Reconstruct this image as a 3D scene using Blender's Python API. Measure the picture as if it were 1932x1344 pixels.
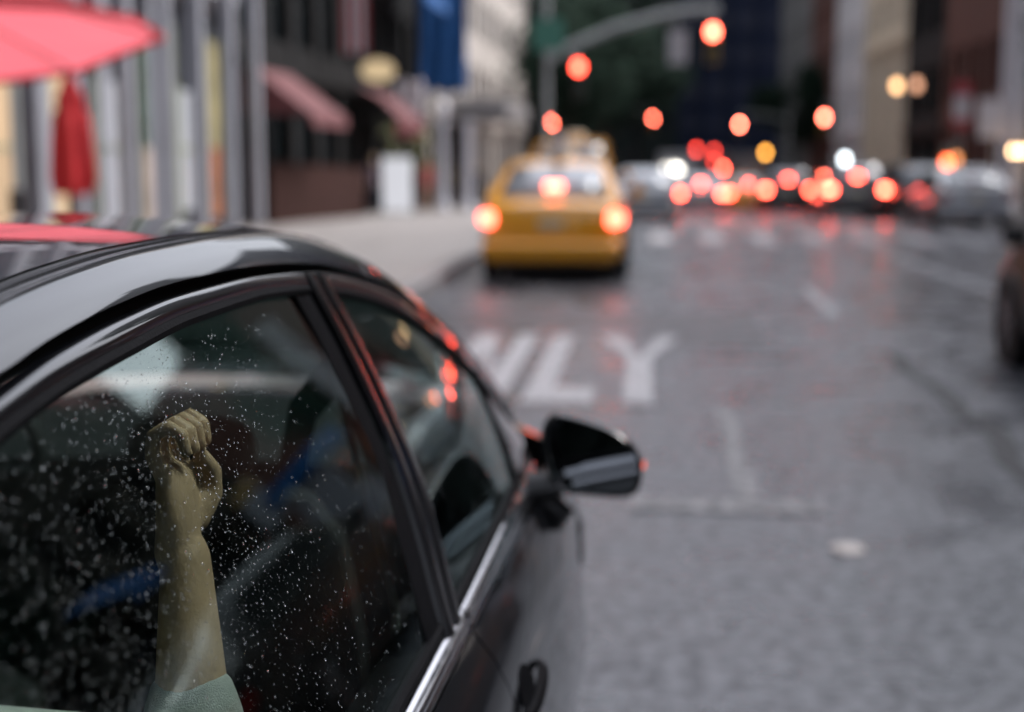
import bpy, bmesh, math, random
import numpy as np
from mathutils import Vector, Matrix, noise
R = math.radians
random.seed(7)
SC = bpy.context.scene
for o in list(bpy.data.objects): bpy.data.objects.remove(o)
COL = SC.collection

# ------------------------------------------------------------------ camera
F = 2683.0
PITCH = math.atan(382 / F)
YAW = math.atan(256 / F * math.cos(PITCH))
cd = bpy.data.cameras.new('camera'); cam = bpy.data.objects.new('camera', cd); COL.objects.link(cam)
cam.location = (0, 0, 1.60)
cam.rotation_euler = (R(90) - PITCH, 0, YAW)
cd.sensor_width = 36; cd.lens = 50; cd.clip_start = .05; cd.clip_end = 1500
cd.dof.use_dof = True; cd.dof.focus_distance = 1.42; cd.dof.aperture_fstop = 2.3
cd.dof.aperture_ratio = 1.12; cd.dof.aperture_blades = 0
SC.camera = cam

# ------------------------------------------------------------------ world, sun, exposure
W = bpy.data.worlds.new('World'); SC.world = W; W.use_nodes = True
nt = W.node_tree; nt.nodes.clear()
sky = nt.nodes.new('ShaderNodeTexSky'); sky.sky_type = 'NISHITA'; sky.sun_disc = False
SUN_EL, SUN_ROT = R(50), R(64)
sky.sun_elevation = SUN_EL; sky.sun_rotation = SUN_ROT; sky.dust_density = 4; sky.air_density = 1.5; sky.altitude = 20
bw = nt.nodes.new('ShaderNodeHueSaturation'); bw.inputs['Saturation'].default_value = .22
tc = nt.nodes.new('ShaderNodeTexCoord')
cl = nt.nodes.new('ShaderNodeTexNoise'); cl.inputs['Scale'].default_value = 2.6; cl.inputs['Detail'].default_value = 5
cr = nt.nodes.new('ShaderNodeMapRange'); cr.inputs['From Min'].default_value = .3; cr.inputs['From Max'].default_value = .7
cr.inputs['To Min'].default_value = .82; cr.inputs['To Max'].default_value = 1.15
mu = nt.nodes.new('ShaderNodeMix'); mu.data_type = 'RGBA'; mu.blend_type = 'MULTIPLY'; mu.inputs[0].default_value = 1
mt = nt.nodes.new('ShaderNodeMix'); mt.data_type = 'RGBA'; mt.blend_type = 'MULTIPLY'; mt.inputs[0].default_value = 1
mt.inputs[7].default_value = (.965, .972, 1.045, 1)
bg = nt.nodes.new('ShaderNodeBackground'); bg.inputs['Strength'].default_value = .15
ow = nt.nodes.new('ShaderNodeOutputWorld')
L = nt.links.new
L(tc.outputs['Generated'], cl.inputs['Vector']); L(cl.outputs['Fac'], cr.inputs['Value'])
L(sky.outputs[0], bw.inputs['Color']); L(bw.outputs[0], mu.inputs[6]); L(cr.outputs[0], mu.inputs[7])
L(mu.outputs[2], mt.inputs[6]); L(mt.outputs[2], bg.inputs[0]); L(bg.outputs[0], ow.inputs[0])
sd = bpy.data.lights.new('sun', 'SUN'); sd.energy = 1.5; sd.angle = R(25); sd.color = (1, .97, .93)
sun = bpy.data.objects.new('sun', sd); COL.objects.link(sun)
_sv = Vector((math.sin(SUN_ROT) * math.cos(SUN_EL), math.cos(SUN_ROT) * math.cos(SUN_EL), math.sin(SUN_EL)))
sun.rotation_euler = _sv.to_track_quat('Z', 'Y').to_euler()
SC.view_settings.view_transform = 'Standard'; SC.view_settings.look = 'None'
SC.view_settings.gamma = 1; SC.view_settings.use_curve_mapping = False
SC.view_settings.exposure = 1.1
LAMP = .53          # lamp strengths are tuned for that exposure
cy = SC.cycles
cy.use_denoising = True
cy.max_bounces = 8; cy.transparent_max_bounces = 16; cy.glossy_bounces = 5; cy.transmission_bounces = 8; cy.diffuse_bounces = 3
cy.sample_clamp_indirect = 4; cy.caustics_refractive = False; cy.caustics_reflective = False
cy.use_adaptive_sampling = False

# ------------------------------------------------------------------ materials
MATS = {}
def pm(name, col, rough=.6, metal=0, var=.12, scale=6, bump=0, coat=0, trans=0, rvar=0, spec=None, obj=True):
    """procedural principled material: noise-varied colour, roughness, bump"""
    if name in MATS: return MATS[name]
    m = bpy.data.materials.new(name); m.use_nodes = True; n = m.node_tree; b = n.nodes['Principled BSDF']
    t = n.nodes.new('ShaderNodeTexCoord'); z = n.nodes.new('ShaderNodeTexNoise')
    z.inputs['Scale'].default_value = scale; z.inputs['Detail'].default_value = 6
    n.links.new(t.outputs['Object'], z.inputs['Vector'])
    r = n.nodes.new('ShaderNodeMapRange'); r.inputs['From Min'].default_value = .25; r.inputs['From Max'].default_value = .75
    r.inputs['To Min'].default_value = 1 - var; r.inputs['To Max'].default_value = 1 + var
    x = n.nodes.new('ShaderNodeMix'); x.data_type = 'RGBA'; x.blend_type = 'MULTIPLY'; x.inputs[0].default_value = 1
    x.inputs[6].default_value = (*col, 1)
    n.links.new(z.outputs['Fac'], r.inputs['Value']); n.links.new(r.outputs[0], x.inputs[7]); n.links.new(x.outputs[2], b.inputs['Base Color'])
    b.inputs['Roughness'].default_value = rough; b.inputs['Metallic'].default_value = metal
    b.inputs['Coat Weight'].default_value = coat; b.inputs['Coat Roughness'].default_value = .03
    if spec is not None: b.inputs['Specular IOR Level'].default_value = spec
    if rvar:
        r2 = n.nodes.new('ShaderNodeMapRange'); r2.inputs['From Min'].default_value = .3; r2.inputs['From Max'].default_value = .7
        r2.inputs['To Min'].default_value = max(0, rough - rvar); r2.inputs['To Max'].default_value = rough + rvar
        n.links.new(z.outputs['Fac'], r2.inputs['Value']); n.links.new(r2.outputs[0], b.inputs['Roughness'])
    if bump:
        z2 = n.nodes.new('ShaderNodeTexNoise'); z2.inputs['Scale'].default_value = scale * 9; z2.inputs['Detail'].default_value = 4
        n.links.new(t.outputs['Object'], z2.inputs['Vector'])
        bp = n.nodes.new('ShaderNodeBump'); bp.inputs['Strength'].default_value = bump; bp.inputs['Distance'].default_value = .02
        n.links.new(z2.outputs['Fac'], bp.inputs['Height']); n.links.new(bp.outputs[0], b.inputs['Normal'])
    MATS[name] = m; return m
def em(name, col, s):
    if name in MATS: return MATS[name]
    m = bpy.data.materials.new(name); m.use_nodes = True; n = m.node_tree; b = n.nodes['Principled BSDF']
    b.inputs['Base Color'].default_value = (*[c * .3 for c in col], 1); b.inputs['Emission Color'].default_value = (*col, 1)
    b.inputs['Emission Strength'].default_value = s * LAMP; b.inputs['Roughness'].default_value = .3
    MATS[name] = m; return m
def glass(name, tint, ior=1.52, rough=0.0, boost=1.0):
    """single pane: tinted see-through mixed with a Fresnel reflection"""
    if name in MATS: return MATS[name]
    m = bpy.data.materials.new(name); m.use_nodes = True; n = m.node_tree; n.nodes.clear()
    o = n.nodes.new('ShaderNodeOutputMaterial'); tr = n.nodes.new('ShaderNodeBsdfTransparent'); gl = n.nodes.new('ShaderNodeBsdfGlossy')
    fr = n.nodes.new('ShaderNodeFresnel'); mx = n.nodes.new('ShaderNodeMixShader')
    tr.inputs[0].default_value = (*tint, 1); gl.inputs['Roughness'].default_value = rough; gl.inputs[0].default_value = (.84, 1, .97, 1)
    fr.inputs['IOR'].default_value = ior
    ma = n.nodes.new('ShaderNodeMath'); ma.operation = 'MULTIPLY'; ma.inputs[1].default_value = boost; ma.use_clamp = True
    n.links.new(fr.outputs[0], ma.inputs[0]); n.links.new(ma.outputs[0], mx.inputs[0])
    n.links.new(tr.outputs[0], mx.inputs[1]); n.links.new(gl.outputs[0], mx.inputs[2]); n.links.new(mx.outputs[0], o.inputs[0])
    MATS[name] = m; return m

def asphalt():
    m = bpy.data.materials.new('wet_asphalt'); m.use_nodes = True; n = m.node_tree; b = n.nodes['Principled BSDF']; l = n.links.new
    t = n.nodes.new('ShaderNodeTexCoord')
    def nz(s, d=6, rg=.6):
        z = n.nodes.new('ShaderNodeTexNoise'); z.inputs['Scale'].default_value = s; z.inputs['Detail'].default_value = d
        z.inputs['Roughness'].default_value = rg; l(t.outputs['Object'], z.inputs['Vector']); return z
    big, mid, fine, agg = nz(.45, 5), nz(2.2, 3), nz(95, 3), nz(15, 3, .6)
    def mr(src, a, c, d, e):
        r = n.nodes.new('ShaderNodeMapRange'); r.inputs['From Min'].default_value = a; r.inputs['From Max'].default_value = c
        r.inputs['To Min'].default_value = d; r.inputs['To Max'].default_value = e; l(src, r.inputs['Value']); return r.outputs[0]
    def mul(a, c, op='MULTIPLY'):
        q = n.nodes.new('ShaderNodeMath'); q.operation = op; l(a, q.inputs[0])
        if isinstance(c, float): q.inputs[1].default_value = c
        else: l(c, q.inputs[1])
        return q.outputs[0]
    v = mul(mul(mr(big.outputs['Fac'], .3, .7, .78, 1.25), mr(mid.outputs['Fac'], .3, .7, .82, 1.2)), mul(mr(fine.outputs['Fac'], .3, .7, .55, 1.45), mr(agg.outputs['Fac'], .33, .67, .50, 1.6)))
    x = n.nodes.new('ShaderNodeMix'); x.data_type = 'RGBA'; x.blend_type = 'MULTIPLY'; x.inputs[0].default_value = 1
    x.inputs[6].default_value = (.055, .058, .067, 1); l(v, x.inputs[7]); l(x.outputs[2], b.inputs['Base Color'])
    l(mul(mr(mid.outputs['Fac'], .35, .65, .20, .50), mr(big.outputs['Fac'], .35, .65, .85, 1.1)), b.inputs['Roughness'])
    b.inputs['Specular IOR Level'].default_value = .62
    bp = n.nodes.new('ShaderNodeBump'); bp.inputs['Strength'].default_value = .3; bp.inputs['Distance'].default_value = .005
    l(fine.outputs['Fac'], bp.inputs['Height']); l(bp.outputs[0], b.inputs['Normal'])
    l(mul(mr(agg.outputs['Fac'], .36, .64, .30, 1.0), mr(mid.outputs['Fac'], .35, .65, .75, 1.2)), b.inputs['Specular IOR Level'])
    return m
ASPH = asphalt()
def worn_paint(name, col, cover):
    m = bpy.data.materials.new(name); m.use_nodes = True; n = m.node_tree; b = n.nodes['Principled BSDF']; l = n.links.new
    t = n.nodes.new('ShaderNodeTexCoord'); z = n.nodes.new('ShaderNodeTexNoise'); z.inputs['Scale'].default_value = 14; z.inputs['Detail'].default_value = 8
    l(t.outputs['Object'], z.inputs['Vector'])
    r = n.nodes.new('ShaderNodeMapRange'); r.inputs['From Min'].default_value = .5 - cover * .25; r.inputs['From Max'].default_value = .75 - cover * .3
    l(z.outputs['Fac'], r.inputs['Value'])
    x = n.nodes.new('ShaderNodeMix'); x.data_type = 'RGBA'; x.inputs[6].default_value = (.09, .088, .095, 1) if cover > .5 else (.085, .083, .09, 1)
    x.inputs[7].default_value = (*col, 1); l(r.outputs[0], x.inputs[0]); l(x.outputs[2], b.inputs['Base Color'])
    b.inputs['Roughness'].default_value = .55
    return m
PAINT = worn_paint('road_paint', (.40, .395, .41), .85); OLDPAINT = worn_paint('crossing_paint', (.46, .45, .47), .8); FADED = worn_paint('faded_paint', (.30, .295, .30), .35)

BLACKPAINT = pm('black_car_paint', (.003, .0035, .005), .3, 0, .05, 3, coat=1.0, spec=.12)
BLACKPAINT.node_tree.nodes['Principled BSDF'].inputs['Coat IOR'].default_value = 1.6
BLACKPAINT.node_tree.nodes['Principled BSDF'].inputs['Coat Roughness'].default_value = .015
GLOSSTRIM = pm('gloss_black_trim', (.004, .004, .005), .2, 0, .1, 5, coat=.32, spec=.15)
RUBBER = pm('rubber_seal', (.004, .004, .005), .6, 0, .2, 30, bump=.1, spec=.05)
CHROME = pm('satin_chrome', (.78, .77, .80), .16, 1, .06, 20, rvar=.05)
DARKPL = pm('dark_plastic', (.014, .014, .016), .45, 0, .2, 20, bump=.1)
TYRE = pm('tyre_rubber', (.012, .012, .013), .75, 0, .2, 20, bump=.2)
RIM = pm('alloy_rim', (.35, .35, .37), .35, .8)
SEAT = pm('charcoal_seat_fabric', (.010, .012, .012), .8, 0, .25, 25, bump=.25)
HEADM = pm('grey_headrest_fabric', (.085, .095, .092), .85, 0, .2, 30, bump=.2)
CARPET = pm('car_carpet', (.012, .012, .012), .95, 0, .3, 30, bump=.3)
LINER = pm('headliner', (.16, .165, .16), .9, 0, .1, 40, bump=.1)
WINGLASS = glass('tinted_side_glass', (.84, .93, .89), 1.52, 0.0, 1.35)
WSGLASS = glass('windscreen_glass', (.26, .32, .29), 1.5)
SHOPGLASS = glass('shop_glass', (.30, .33, .33), 1.55, .01, 1.2)
CARGLASS = pm('car_window_glass', (.02, .024, .026), .05, 0, .1, 2, coat=1)
SKYGLASS = pm('pale_sky_glass', (.22, .235, .26), .22, 0, .3, 1.5, coat=1)  # pale colour stands in for sky reflected in the rear windows
MIRROR = pm('mirror_glass', (.24, .26, .27), .02, 1, .02, 3)
TAILRED = em('tail_light_red', (1, .075, .042), 52)
BRAKETAXI = em('taxi_brake_light', (1, .11, .065), 12)
SIGRED = em('signal_red', (1, .12, .07), 26)

# ------------------------------------------------------------------ mesh helper
class MB:
    def __init__(s, off=(0, 0, 0)):
        s.v = []; s.f = []; s.mi = []; s.off = Vector(off); s.cm = 0
    def add(s, vs, fs):
        b = len(s.v); s.v += [tuple(Vector(v) - s.off) for v in vs]
        for f in fs: s.f.append(tuple(i + b for i in f)); s.mi.append(s.cm)
        return s
    def box(s, x0, x1, y0, y1, z0, z1):
        if x0 > x1: x0, x1 = x1, x0
        if y0 > y1: y0, y1 = y1, y0
        if z0 > z1: z0, z1 = z1, z0
        return s.add([(x0, y0, z0), (x1, y0, z0), (x1, y1, z0), (x0, y1, z0), (x0, y0, z1), (x1, y0, z1), (x1, y1, z1), (x0, y1, z1)],
            [(0, 3, 2, 1), (4, 5, 6, 7), (0, 1, 5, 4), (1, 2, 6, 5), (2, 3, 7, 6), (3, 0, 4, 7)])
    def grid(s, rows, closed=False, flip=False):
        n = len(rows[0]); vs = [p for r in rows for p in r]; fs = []
        for i in range(len(rows) - 1):
            for j in range(n if closed else n - 1):
                k = (j + 1) % n; q = (i * n + j, i * n + k, (i + 1) * n + k, (i + 1) * n + j)
                fs.append(q[::-1] if flip else q)
        return s.add(vs, fs)
    def tube(s, pts, rad, n=10, cap=True):
        pts = [Vector(p) for p in pts]
        if not hasattr(rad, '__len__'): rad = [rad] * len(pts)
        rows = []; up = None
        for i, p in enumerate(pts):
            d = (pts[min(i + 1, len(pts) - 1)] - pts[max(i - 1, 0)]).normalized()
            if up is None: up = Vector((0, 0, 1)) if abs(d.z) < .9 else Vector((1, 0, 0))
            a = d.cross(up).normalized(); b = a.cross(d).normalized(); up = b
            r = rad[i]; ra, rb = r if isinstance(r, tuple) else (r, r)
            rows.append([p + a * math.cos(2 * math.pi * k / n) * ra + b * math.sin(2 * math.pi * k / n) * rb for k in range(n)])
        base = len(s.v); s.grid(rows, True)
        if cap:
            s.f.append(tuple(base + k for k in range(n))[::-1]); s.mi.append(s.cm)
            e = base + n * (len(pts) - 1); s.f.append(tuple(e + k for k in range(n))); s.mi.append(s.cm)
        return s
    def disc(s, c, nrm, r, t=.02, n=20, ry=None):
        nrm = Vector(nrm).normalized(); return s.tube([Vector(c), Vector(c) + nrm * t], [(r, ry or r)] * 2, n)
    def lathe(s, c, prof, n=20, axis='z'):
        rows = []
        for r, h in prof:
            row = []
            for k in range(n):
                a = 2 * math.pi * k / n
                p = (r * math.cos(a), r * math.sin(a), h) if axis == 'z' else (h, r * math.cos(a), r * math.sin(a))
                row.append(Vector(c) + Vector(p))
            rows.append(row)
        return s.grid(rows, True)
    def mesh(s, name, mats, smooth=False, ang=40, merge=False):
        m = bpy.data.meshes.new(name); m.from_pydata(s.v, [], s.f)
        for x in (mats if isinstance(mats, (list, tuple)) else [mats]): m.materials.append(x)
        m.polygons.foreach_set('material_index', s.mi)
        b = bmesh.new(); b.from_mesh(m)
        if merge: bmesh.ops.remove_doubles(b, verts=b.verts, dist=1e-4)
        bmesh.ops.recalc_face_normals(b, faces=b.faces)
        if smooth:
            for f in b.faces: f.smooth = True
            for e in b.edges:
                if len(e.link_faces) == 2 and e.calc_face_angle(0) > R(ang): e.smooth = False
        b.to_mesh(m); b.free(); m.update(); return m
    def build(s, name, mats, parent=None, smooth=False, ang=40, bevel=0, kind=None, merge=False, solid=0):
        return put(name, s.mesh(name, mats, smooth, ang, merge), parent, kind=kind, bevel=bevel, solid=solid)
def put(name, mesh, parent=None, loc=(0, 0, 0), rz=0, kind=None, bevel=0, solid=0):
    o = bpy.data.objects.new(name, mesh); COL.objects.link(o); o.location = loc; o.rotation_euler = (0, 0, rz)
    if parent: o.parent = parent
    if kind: o['kind'] = kind
    if solid:
        w = o.modifiers.new('s', 'SOLIDIFY'); w.thickness = solid; w.offset = -1
    if bevel:
        w = o.modifiers.new('b', 'BEVEL'); w.width = bevel; w.segments = 2; w.limit_method = 'ANGLE'
    return o
def tag(o, label, cat, group=None):
    o['label'] = label; o['category'] = cat
    if group: o['group'] = group
    return o
def thing(name, label, cat, loc=(0, 0, 0), rz=0, group=None):
    o = bpy.data.objects.new(name, None); COL.objects.link(o); o.empty_display_size = .2
    o.location = loc; o.rotation_euler = (0, 0, rz); return tag(o, label, cat, group)
def dup(root, loc, rz=None, label=None, group=None, swap=None):
    """copy of a thing with its parts and sub-parts; swap = {material: material}"""
    def cp(o, par):
        c = o.copy(); COL.objects.link(c)
        if par: c.parent = par
        if swap and o.type == 'MESH' and any(m and m.name in swap for m in o.data.materials):
            key = (o.data.name, tuple(sorted((k, v.name) for k, v in swap.items())))
            if key not in SW:
                d = o.data.copy(); SW[key] = d
                for i, m in enumerate(d.materials):
                    if m and m.name in swap: d.materials[i] = swap[m.name]
            c.data = SW[key]
        for ch in list(o.children): cp(ch, c)
        return c
    r = cp(root, None); r.location = loc
    if rz is not None: r.rotation_euler = (0, 0, rz)
    if label: r['label'] = label
    if group: r['group'] = group
    return r
SW = {}
def struct(o): o['kind'] = 'structure'; return o

# ------------------------------------------------------------------ ground
def zg(y):
    """height of the roadway: flat near the camera, falling gently past the junction"""
    if y < 24: return 0.0
    if y < 34: return -.0013 * (y - 24) ** 2
    if y < 70: return -.13 - .026 * (y - 34)
    if y < 90: t = (y - 70); return -1.066 - .026 * t + .00065 * t * t
    return -1.326
YS = [-70, -30, 0, 12, 24, 26, 28, 30, 32, 34, 40, 46, 52, 58, 64, 70, 74, 78, 82, 86, 90, 130, 200, 900]
def sheet(name, x0, x1, y0, y1, dz, mat, parent=None, kind=None, thick=0, smooth=False):
    ys = [y0] + [y for y in YS if y0 < y < y1] + [y1]
    mb = MB(); mb.grid([[(x0, y, zg(y) + dz), (x1, y, zg(y) + dz)] for y in ys])
    if thick:
        mb.grid([[(x0, y, zg(y) + dz), (x0, y, zg(y) + dz - thick)] for y in ys]); mb.grid([[(x1, y, zg(y) + dz), (x1, y, zg(y) + dz - thick)] for y in ys])
        mb.grid([[(x0, y0, zg(y0) + dz), (x1, y0, zg(y0) + dz)], [(x0, y0, zg(y0) + dz - thick), (x1, y0, zg(y0) + dz - thick)]])
        mb.grid([[(x0, y1, zg(y1) + dz), (x1, y1, zg(y1) + dz)], [(x0, y1, zg(y1) + dz - thick), (x1, y1, zg(y1) + dz - thick)]])
    return mb.build(name, mat, parent, kind=kind, merge=True)
KL, KR = -2.5, 9.0          # kerb lines
FL, FR = -8.5, 12.5         # facade lines
CONC = pm('wet_concrete', (.275, .252, .24), .5, 0, .14, 1.2, bump=.15, rvar=.12)
CONC2 = pm('kerb_granite', (.26, .25, .255), .55, 0, .15, 3, bump=.2)
struct(sheet('road', -600, 600, -70, 900, 0, ASPH))
sw = struct(sheet('sidewalk', -14, KL - .16, -60, 130, .125, CONC, thick=.12))
for i in range(-3, 20):
    for j in range(4):
        y0 = 2 + i * 1.45
        if y0 > 28: continue
slab = MB().box(0, 1.43, 0, 1.43, -.04, .028).mesh('slab', CONC)
for i in range(16):
    for j in range(4):
        y0 = 1.0 + i * 1.45
        if y0 + 1.45 > 24.1: continue
        put('slab', slab, sw, (KL - .175 - 1.45 * (j + 1), y0, .125 + random.uniform(-.003, .003)))
struct(sheet('kerb', KL - .155, KL, -60, 130, .15, CONC2, thick=.15))
struct(sheet('kerb', KR, KR + .16, -60, 36.5, .15, CONC2, thick=.15))
struct(sheet('kerb', KR, KR + .16, 46, 130, .15, CONC2, thick=.15))
struct(sheet('sidewalk', KR + .165, 16, -60, 36.5, .145, CONC, thick=.14))
struct(sheet('sidewalk', KR + .165, 16, 46, 130, .145, CONC, thick=.14))

def poly_sheet(name, polys, dz, mat):
    mb = MB()
    for p in polys: mb.add([(x, y, zg(y) + dz) for x, y in p], [tuple(range(len(p)))])
    return mb.build(name, mat)
def quad_line(pts, w):
    out = []
    for a, b in zip(pts, pts[1:]):
        d = Vector((b[0] - a[0], b[1] - a[1])).normalized(); n = Vector((-d.y, d.x)) * w / 2
        out.append([(a[0] + n.x, a[1] + n.y), (a[0] - n.x, a[1] - n.y), (b[0] - n.x, b[1] - n.y), (b[0] + n.x, b[1] + n.y)])
    return out
# painted letters O N L Y on the lane, each its own mark
Y0, Y1 = 9.05, 12.45
letters = {
 'O': ([[(-2.15, Y0 + .5), (-1.95, Y0), (-1.85, Y0 + .5), (-2.0, Y0 + .7)]], 'O'),
}
def ring(x0, x1, y0, y1, w, hw):
    n = 20; out = []
    cx, cy_, rx, ry = (x0 + x1) / 2, (y0 + y1) / 2, (x1 - x0) / 2, (y1 - y0) / 2
    for k in range(n):
        a, b = 2 * math.pi * k / n, 2 * math.pi * (k + 1) / n
        out.append([(cx + rx * math.cos(a), cy_ + ry * math.sin(a)), (cx + rx * math.cos(b), cy_ + ry * math.sin(b)),
                    (cx + (rx - w) * math.cos(b), cy_ + (ry - hw) * math.sin(b)), (cx + (rx - w) * math.cos(a), cy_ + (ry - hw) * math.sin(a))])
    return out
sw_ = .17
LET = {
 'white painted letter O at the left end of the lane word ONLY': ring(-2.15, -1.62, Y0, Y1, sw_, .5),
 'white painted letter N of the lane word, beside the black car roof': [
    [(-1.46, Y0), (-1.29, Y0), (-1.29, Y1), (-1.46, Y1)], [(-1.11, Y0), (-.94, Y0), (-.94, Y1), (-1.11, Y1)],
    [(-1.29, Y1), (-1.29, Y1 - .8), (-1.11, Y0), (-1.11, Y0 + .8)]],
 'white painted letter L on the lane ahead of the black car mirror': [
    [(-.80, Y0), (-.62, Y0), (-.62, Y1), (-.80, Y1)], [(-.62, Y0), (-.34, Y0), (-.34, Y0 + .62), (-.62, Y0 + .62)]],
 'white painted letter Y at the right end of the lane word': [
    [(-.14, Y0), (.05, Y0), (.05, Y0 + 2.1), (-.14, Y0 + 2.1)], [(-.14, Y0 + 2.1), (-.045, Y0 + 2.1), (-.20, Y1), (-.40, Y1)],
    [(-.045, Y0 + 2.1), (.05, Y0 + 2.1), (.30, Y1), (.11, Y1)]],
}
for lb, ps in LET.items():
    tag(poly_sheet('painted_letter', ps, .008, PAINT), lb, 'road marking', 'letters of the word painted on the lane')
tag(poly_sheet('parking_mark', quad_line([(.48, 6.55), (.50, 8.9)], .11) + [[(-.05, 6.3), (.82, 6.3), (.82, 6.52), (-.05, 6.52)]], .008, FADED),
    'faded grey T shaped bay line on the wet road right of the mirror', 'road marking')
for y, lb in ((14.3, 'short white lane dash on the wet road before the crossing'), (48.5, 'white lane dash just past the crossing'), (57.7, 'white lane dash beside the distant silver car')):
    mb = MB(); mb.grid([[(1.84, yy, zg(yy) + .006), (1.96, yy, zg(yy) + .006)] for yy in (y, y + 1.5, y + 3)]); o = mb.build('lane_dash', PAINT)
    tag(o, lb, 'road marking', 'dashed lane line')
tag(poly_sheet('lane_line', quad_line([(4.1, 11), (4.07, 17), (3.85, 23.6)], .13), .004, PAINT), 'long solid white lane line leading to the crossing on the right', 'road marking')
tag(poly_sheet('stop_line', [[(-1.9, 24.0), (8.8, 24.0), (8.8, 24.45), (-1.9, 24.45)]], .008, FADED), 'worn stop line across the road before the crossing bars', 'road marking')
cwbars = []
for k in range(11):
    x = -1.9 + k * .98
    cwbars.append((x, k))
for x, k in cwbars:
    mb = MB(); mb.grid([[(x, y, zg(y) + .006), (x + .42, y, zg(y) + .006)] for y in (26, 27, 28, 29, 30)])
    side = ('nearest the taxi' if k == 0 else 'nearest the right kerb' if k == 10 else f'{["", "second", "third", "fourth", "fifth", "sixth", "seventh", "eighth", "ninth", "tenth"][k]} from the taxi side')
    tag(mb.build('crossing_bar', OLDPAINT), f'white crossing bar, {side}', 'road marking', 'bars of the pedestrian crossing')
crk = [(2.02, 11.6), (1.93, 10.7), (2.0, 10.1), (2.02, 9.4), (1.95, 8.9), (2.04, 8.5), (2.0, 8.0), (1.9, 7.5), (1.92, 7.0), (1.84, 6.4), (1.9, 5.7)]
tag(poly_sheet('tar_seam', quad_line(crk, .13), .005, pm('tar_seal', (.009, .009, .010), .6, 0, .2, 8)), 'wandering dark tar seam in the asphalt on the right', 'road crack')
PATCH = pm('dark_asphalt_patch', (.042, .041, .046), .45, 0, .3, 5, bump=.2, rvar=.1)
struct(poly_sheet('road_patch', [[(-2.4, 12.9), (1.05, 12.95), (1.08, 14.6), (-2.4, 14.5)]], .003, PATCH))
struct(poly_sheet('road_patch', [[(.02, 11.9), (1.0, 11.9), (1.02, 12.85), (.02, 12.85)]], .003, PATCH))
lit = MB(); lit.lathe((.83, 5.72, 0), [(.0, .012), (.045, .02), (.07, .013), (.075, .004)], 9)
tag(lit.build('litter', pm('pale_litter', (.55, .5, .47), .6, 0, .3, 30), smooth=True), 'small crumpled pale scrap lying on the wet road', 'litter')

# ------------------------------------------------------------------ hero car (black sedan)
def pchip(pts):
    x = np.array([p[0] for p in pts], float); y = np.array([p[1] for p in pts], float)
    h = np.diff(x); d = np.diff(y) / h; m = np.zeros(len(x))
    for i in range(1, len(x) - 1):
        if d[i - 1] * d[i] > 0:
            w1 = 2 * h[i] + h[i - 1]; w2 = h[i] + 2 * h[i - 1]; m[i] = (w1 + w2) / (w1 / d[i - 1] + w2 / d[i])
    m[0], m[-1] = d[0], d[-1]
    def f(q):
        q = min(max(q, x[0]), x[-1]); i = min(max(int(np.searchsorted(x, q)) - 1, 0), len(h) - 1)
        t = (q - x[i]) / h[i]
        return float(y[i] * (1 + 2 * t) * (1 - t) ** 2 + h[i] * m[i] * t * (1 - t) ** 2 + y[i + 1] * t * t * (3 - 2 * t) + h[i] * m[i + 1] * t * t * (t - 1))
    return f
XC = -1.08
def tuck(Y): return .06 * max(0, Y - 2.4) ** 2 + .10 * max(0, .4 - Y) ** 2
def XS(Y, z): return -.25 - .46 * (z - .95) - tuck(Y)
zRB = pchip([(-.35, 1.03), (-.1, 1.13), (.25, 1.265), (.6, 1.375), (.998, 1.437), (1.119, 1.4515), (1.263, 1.461), (1.428, 1.466), (1.631, 1.464), (1.877, 1.453), (2.078, 1.436), (2.324, 1.397), (2.491, 1.360), (2.66, 1.311), (2.805, 1.258), (3.0, 1.187), (3.228, 1.098), (3.45, 1.0), (3.6, .94)])
dzR = pchip([(-.35, .03), (.6, .032), (1.3, .033), (1.7, .037), (1.95, .043), (2.28, .05), (2.6, .048), (3.0, .04), (3.6, .03)])
zGT = pchip([(.42, 1.15), (.6, 1.30), (.78, 1.362), (.954, 1.397), (1.112, 1.413), (1.255, 1.4205), (1.432, 1.427), (1.647, 1.426), (1.868, 1.4155), (2.065, 1.395), (2.237, 1.368), (2.409, 1.330), (2.523, 1.296), (2.681, 1.243), (2.875, 1.165), (3.05, 1.09), (3.2, 1.02), (3.35, .94)])
zGB = pchip([(-.5, 1.06), (.4, 1.03), (1.0, 1.005), (1.479, .99), (1.72, .981), (1.981, .971), (2.719, .947), (3.035, .918), (3.4, .90)])
zBL = pchip([(-.6, 1.0), (.4, .985), (1.0, .965), (1.594, .944), (1.935, .930), (2.251, .915), (2.8, .889), (3.2, .873), (3.6, .86), (4.35, .70)])
BASE = Vector((XC, 1.88, 0))
def mirx(p): return (2 * XC - p[0], p[1], p[2])
hero = thing('black_sedan', 'glossy black sedan wet with rain, its rear window nearest the viewer', 'car', BASE)
def hb(): return MB(BASE)
def ys(a, b, n): return [a + (b - a) * i / (n - 1) for i in range(n)]
def both(fn, name, mat, parent, smooth=True, **k):
    """build a part for the right side and its mirror image for the left side"""
    r = []
    for side in (0, 1):
        mb = hb(); fn(mb, (lambda p: tuple(p)) if side == 0 else mirx)
        r.append(mb.build(name, mat, parent[side] if isinstance(parent, (list, tuple)) else parent, smooth=smooth, **k))
    return r
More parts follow.
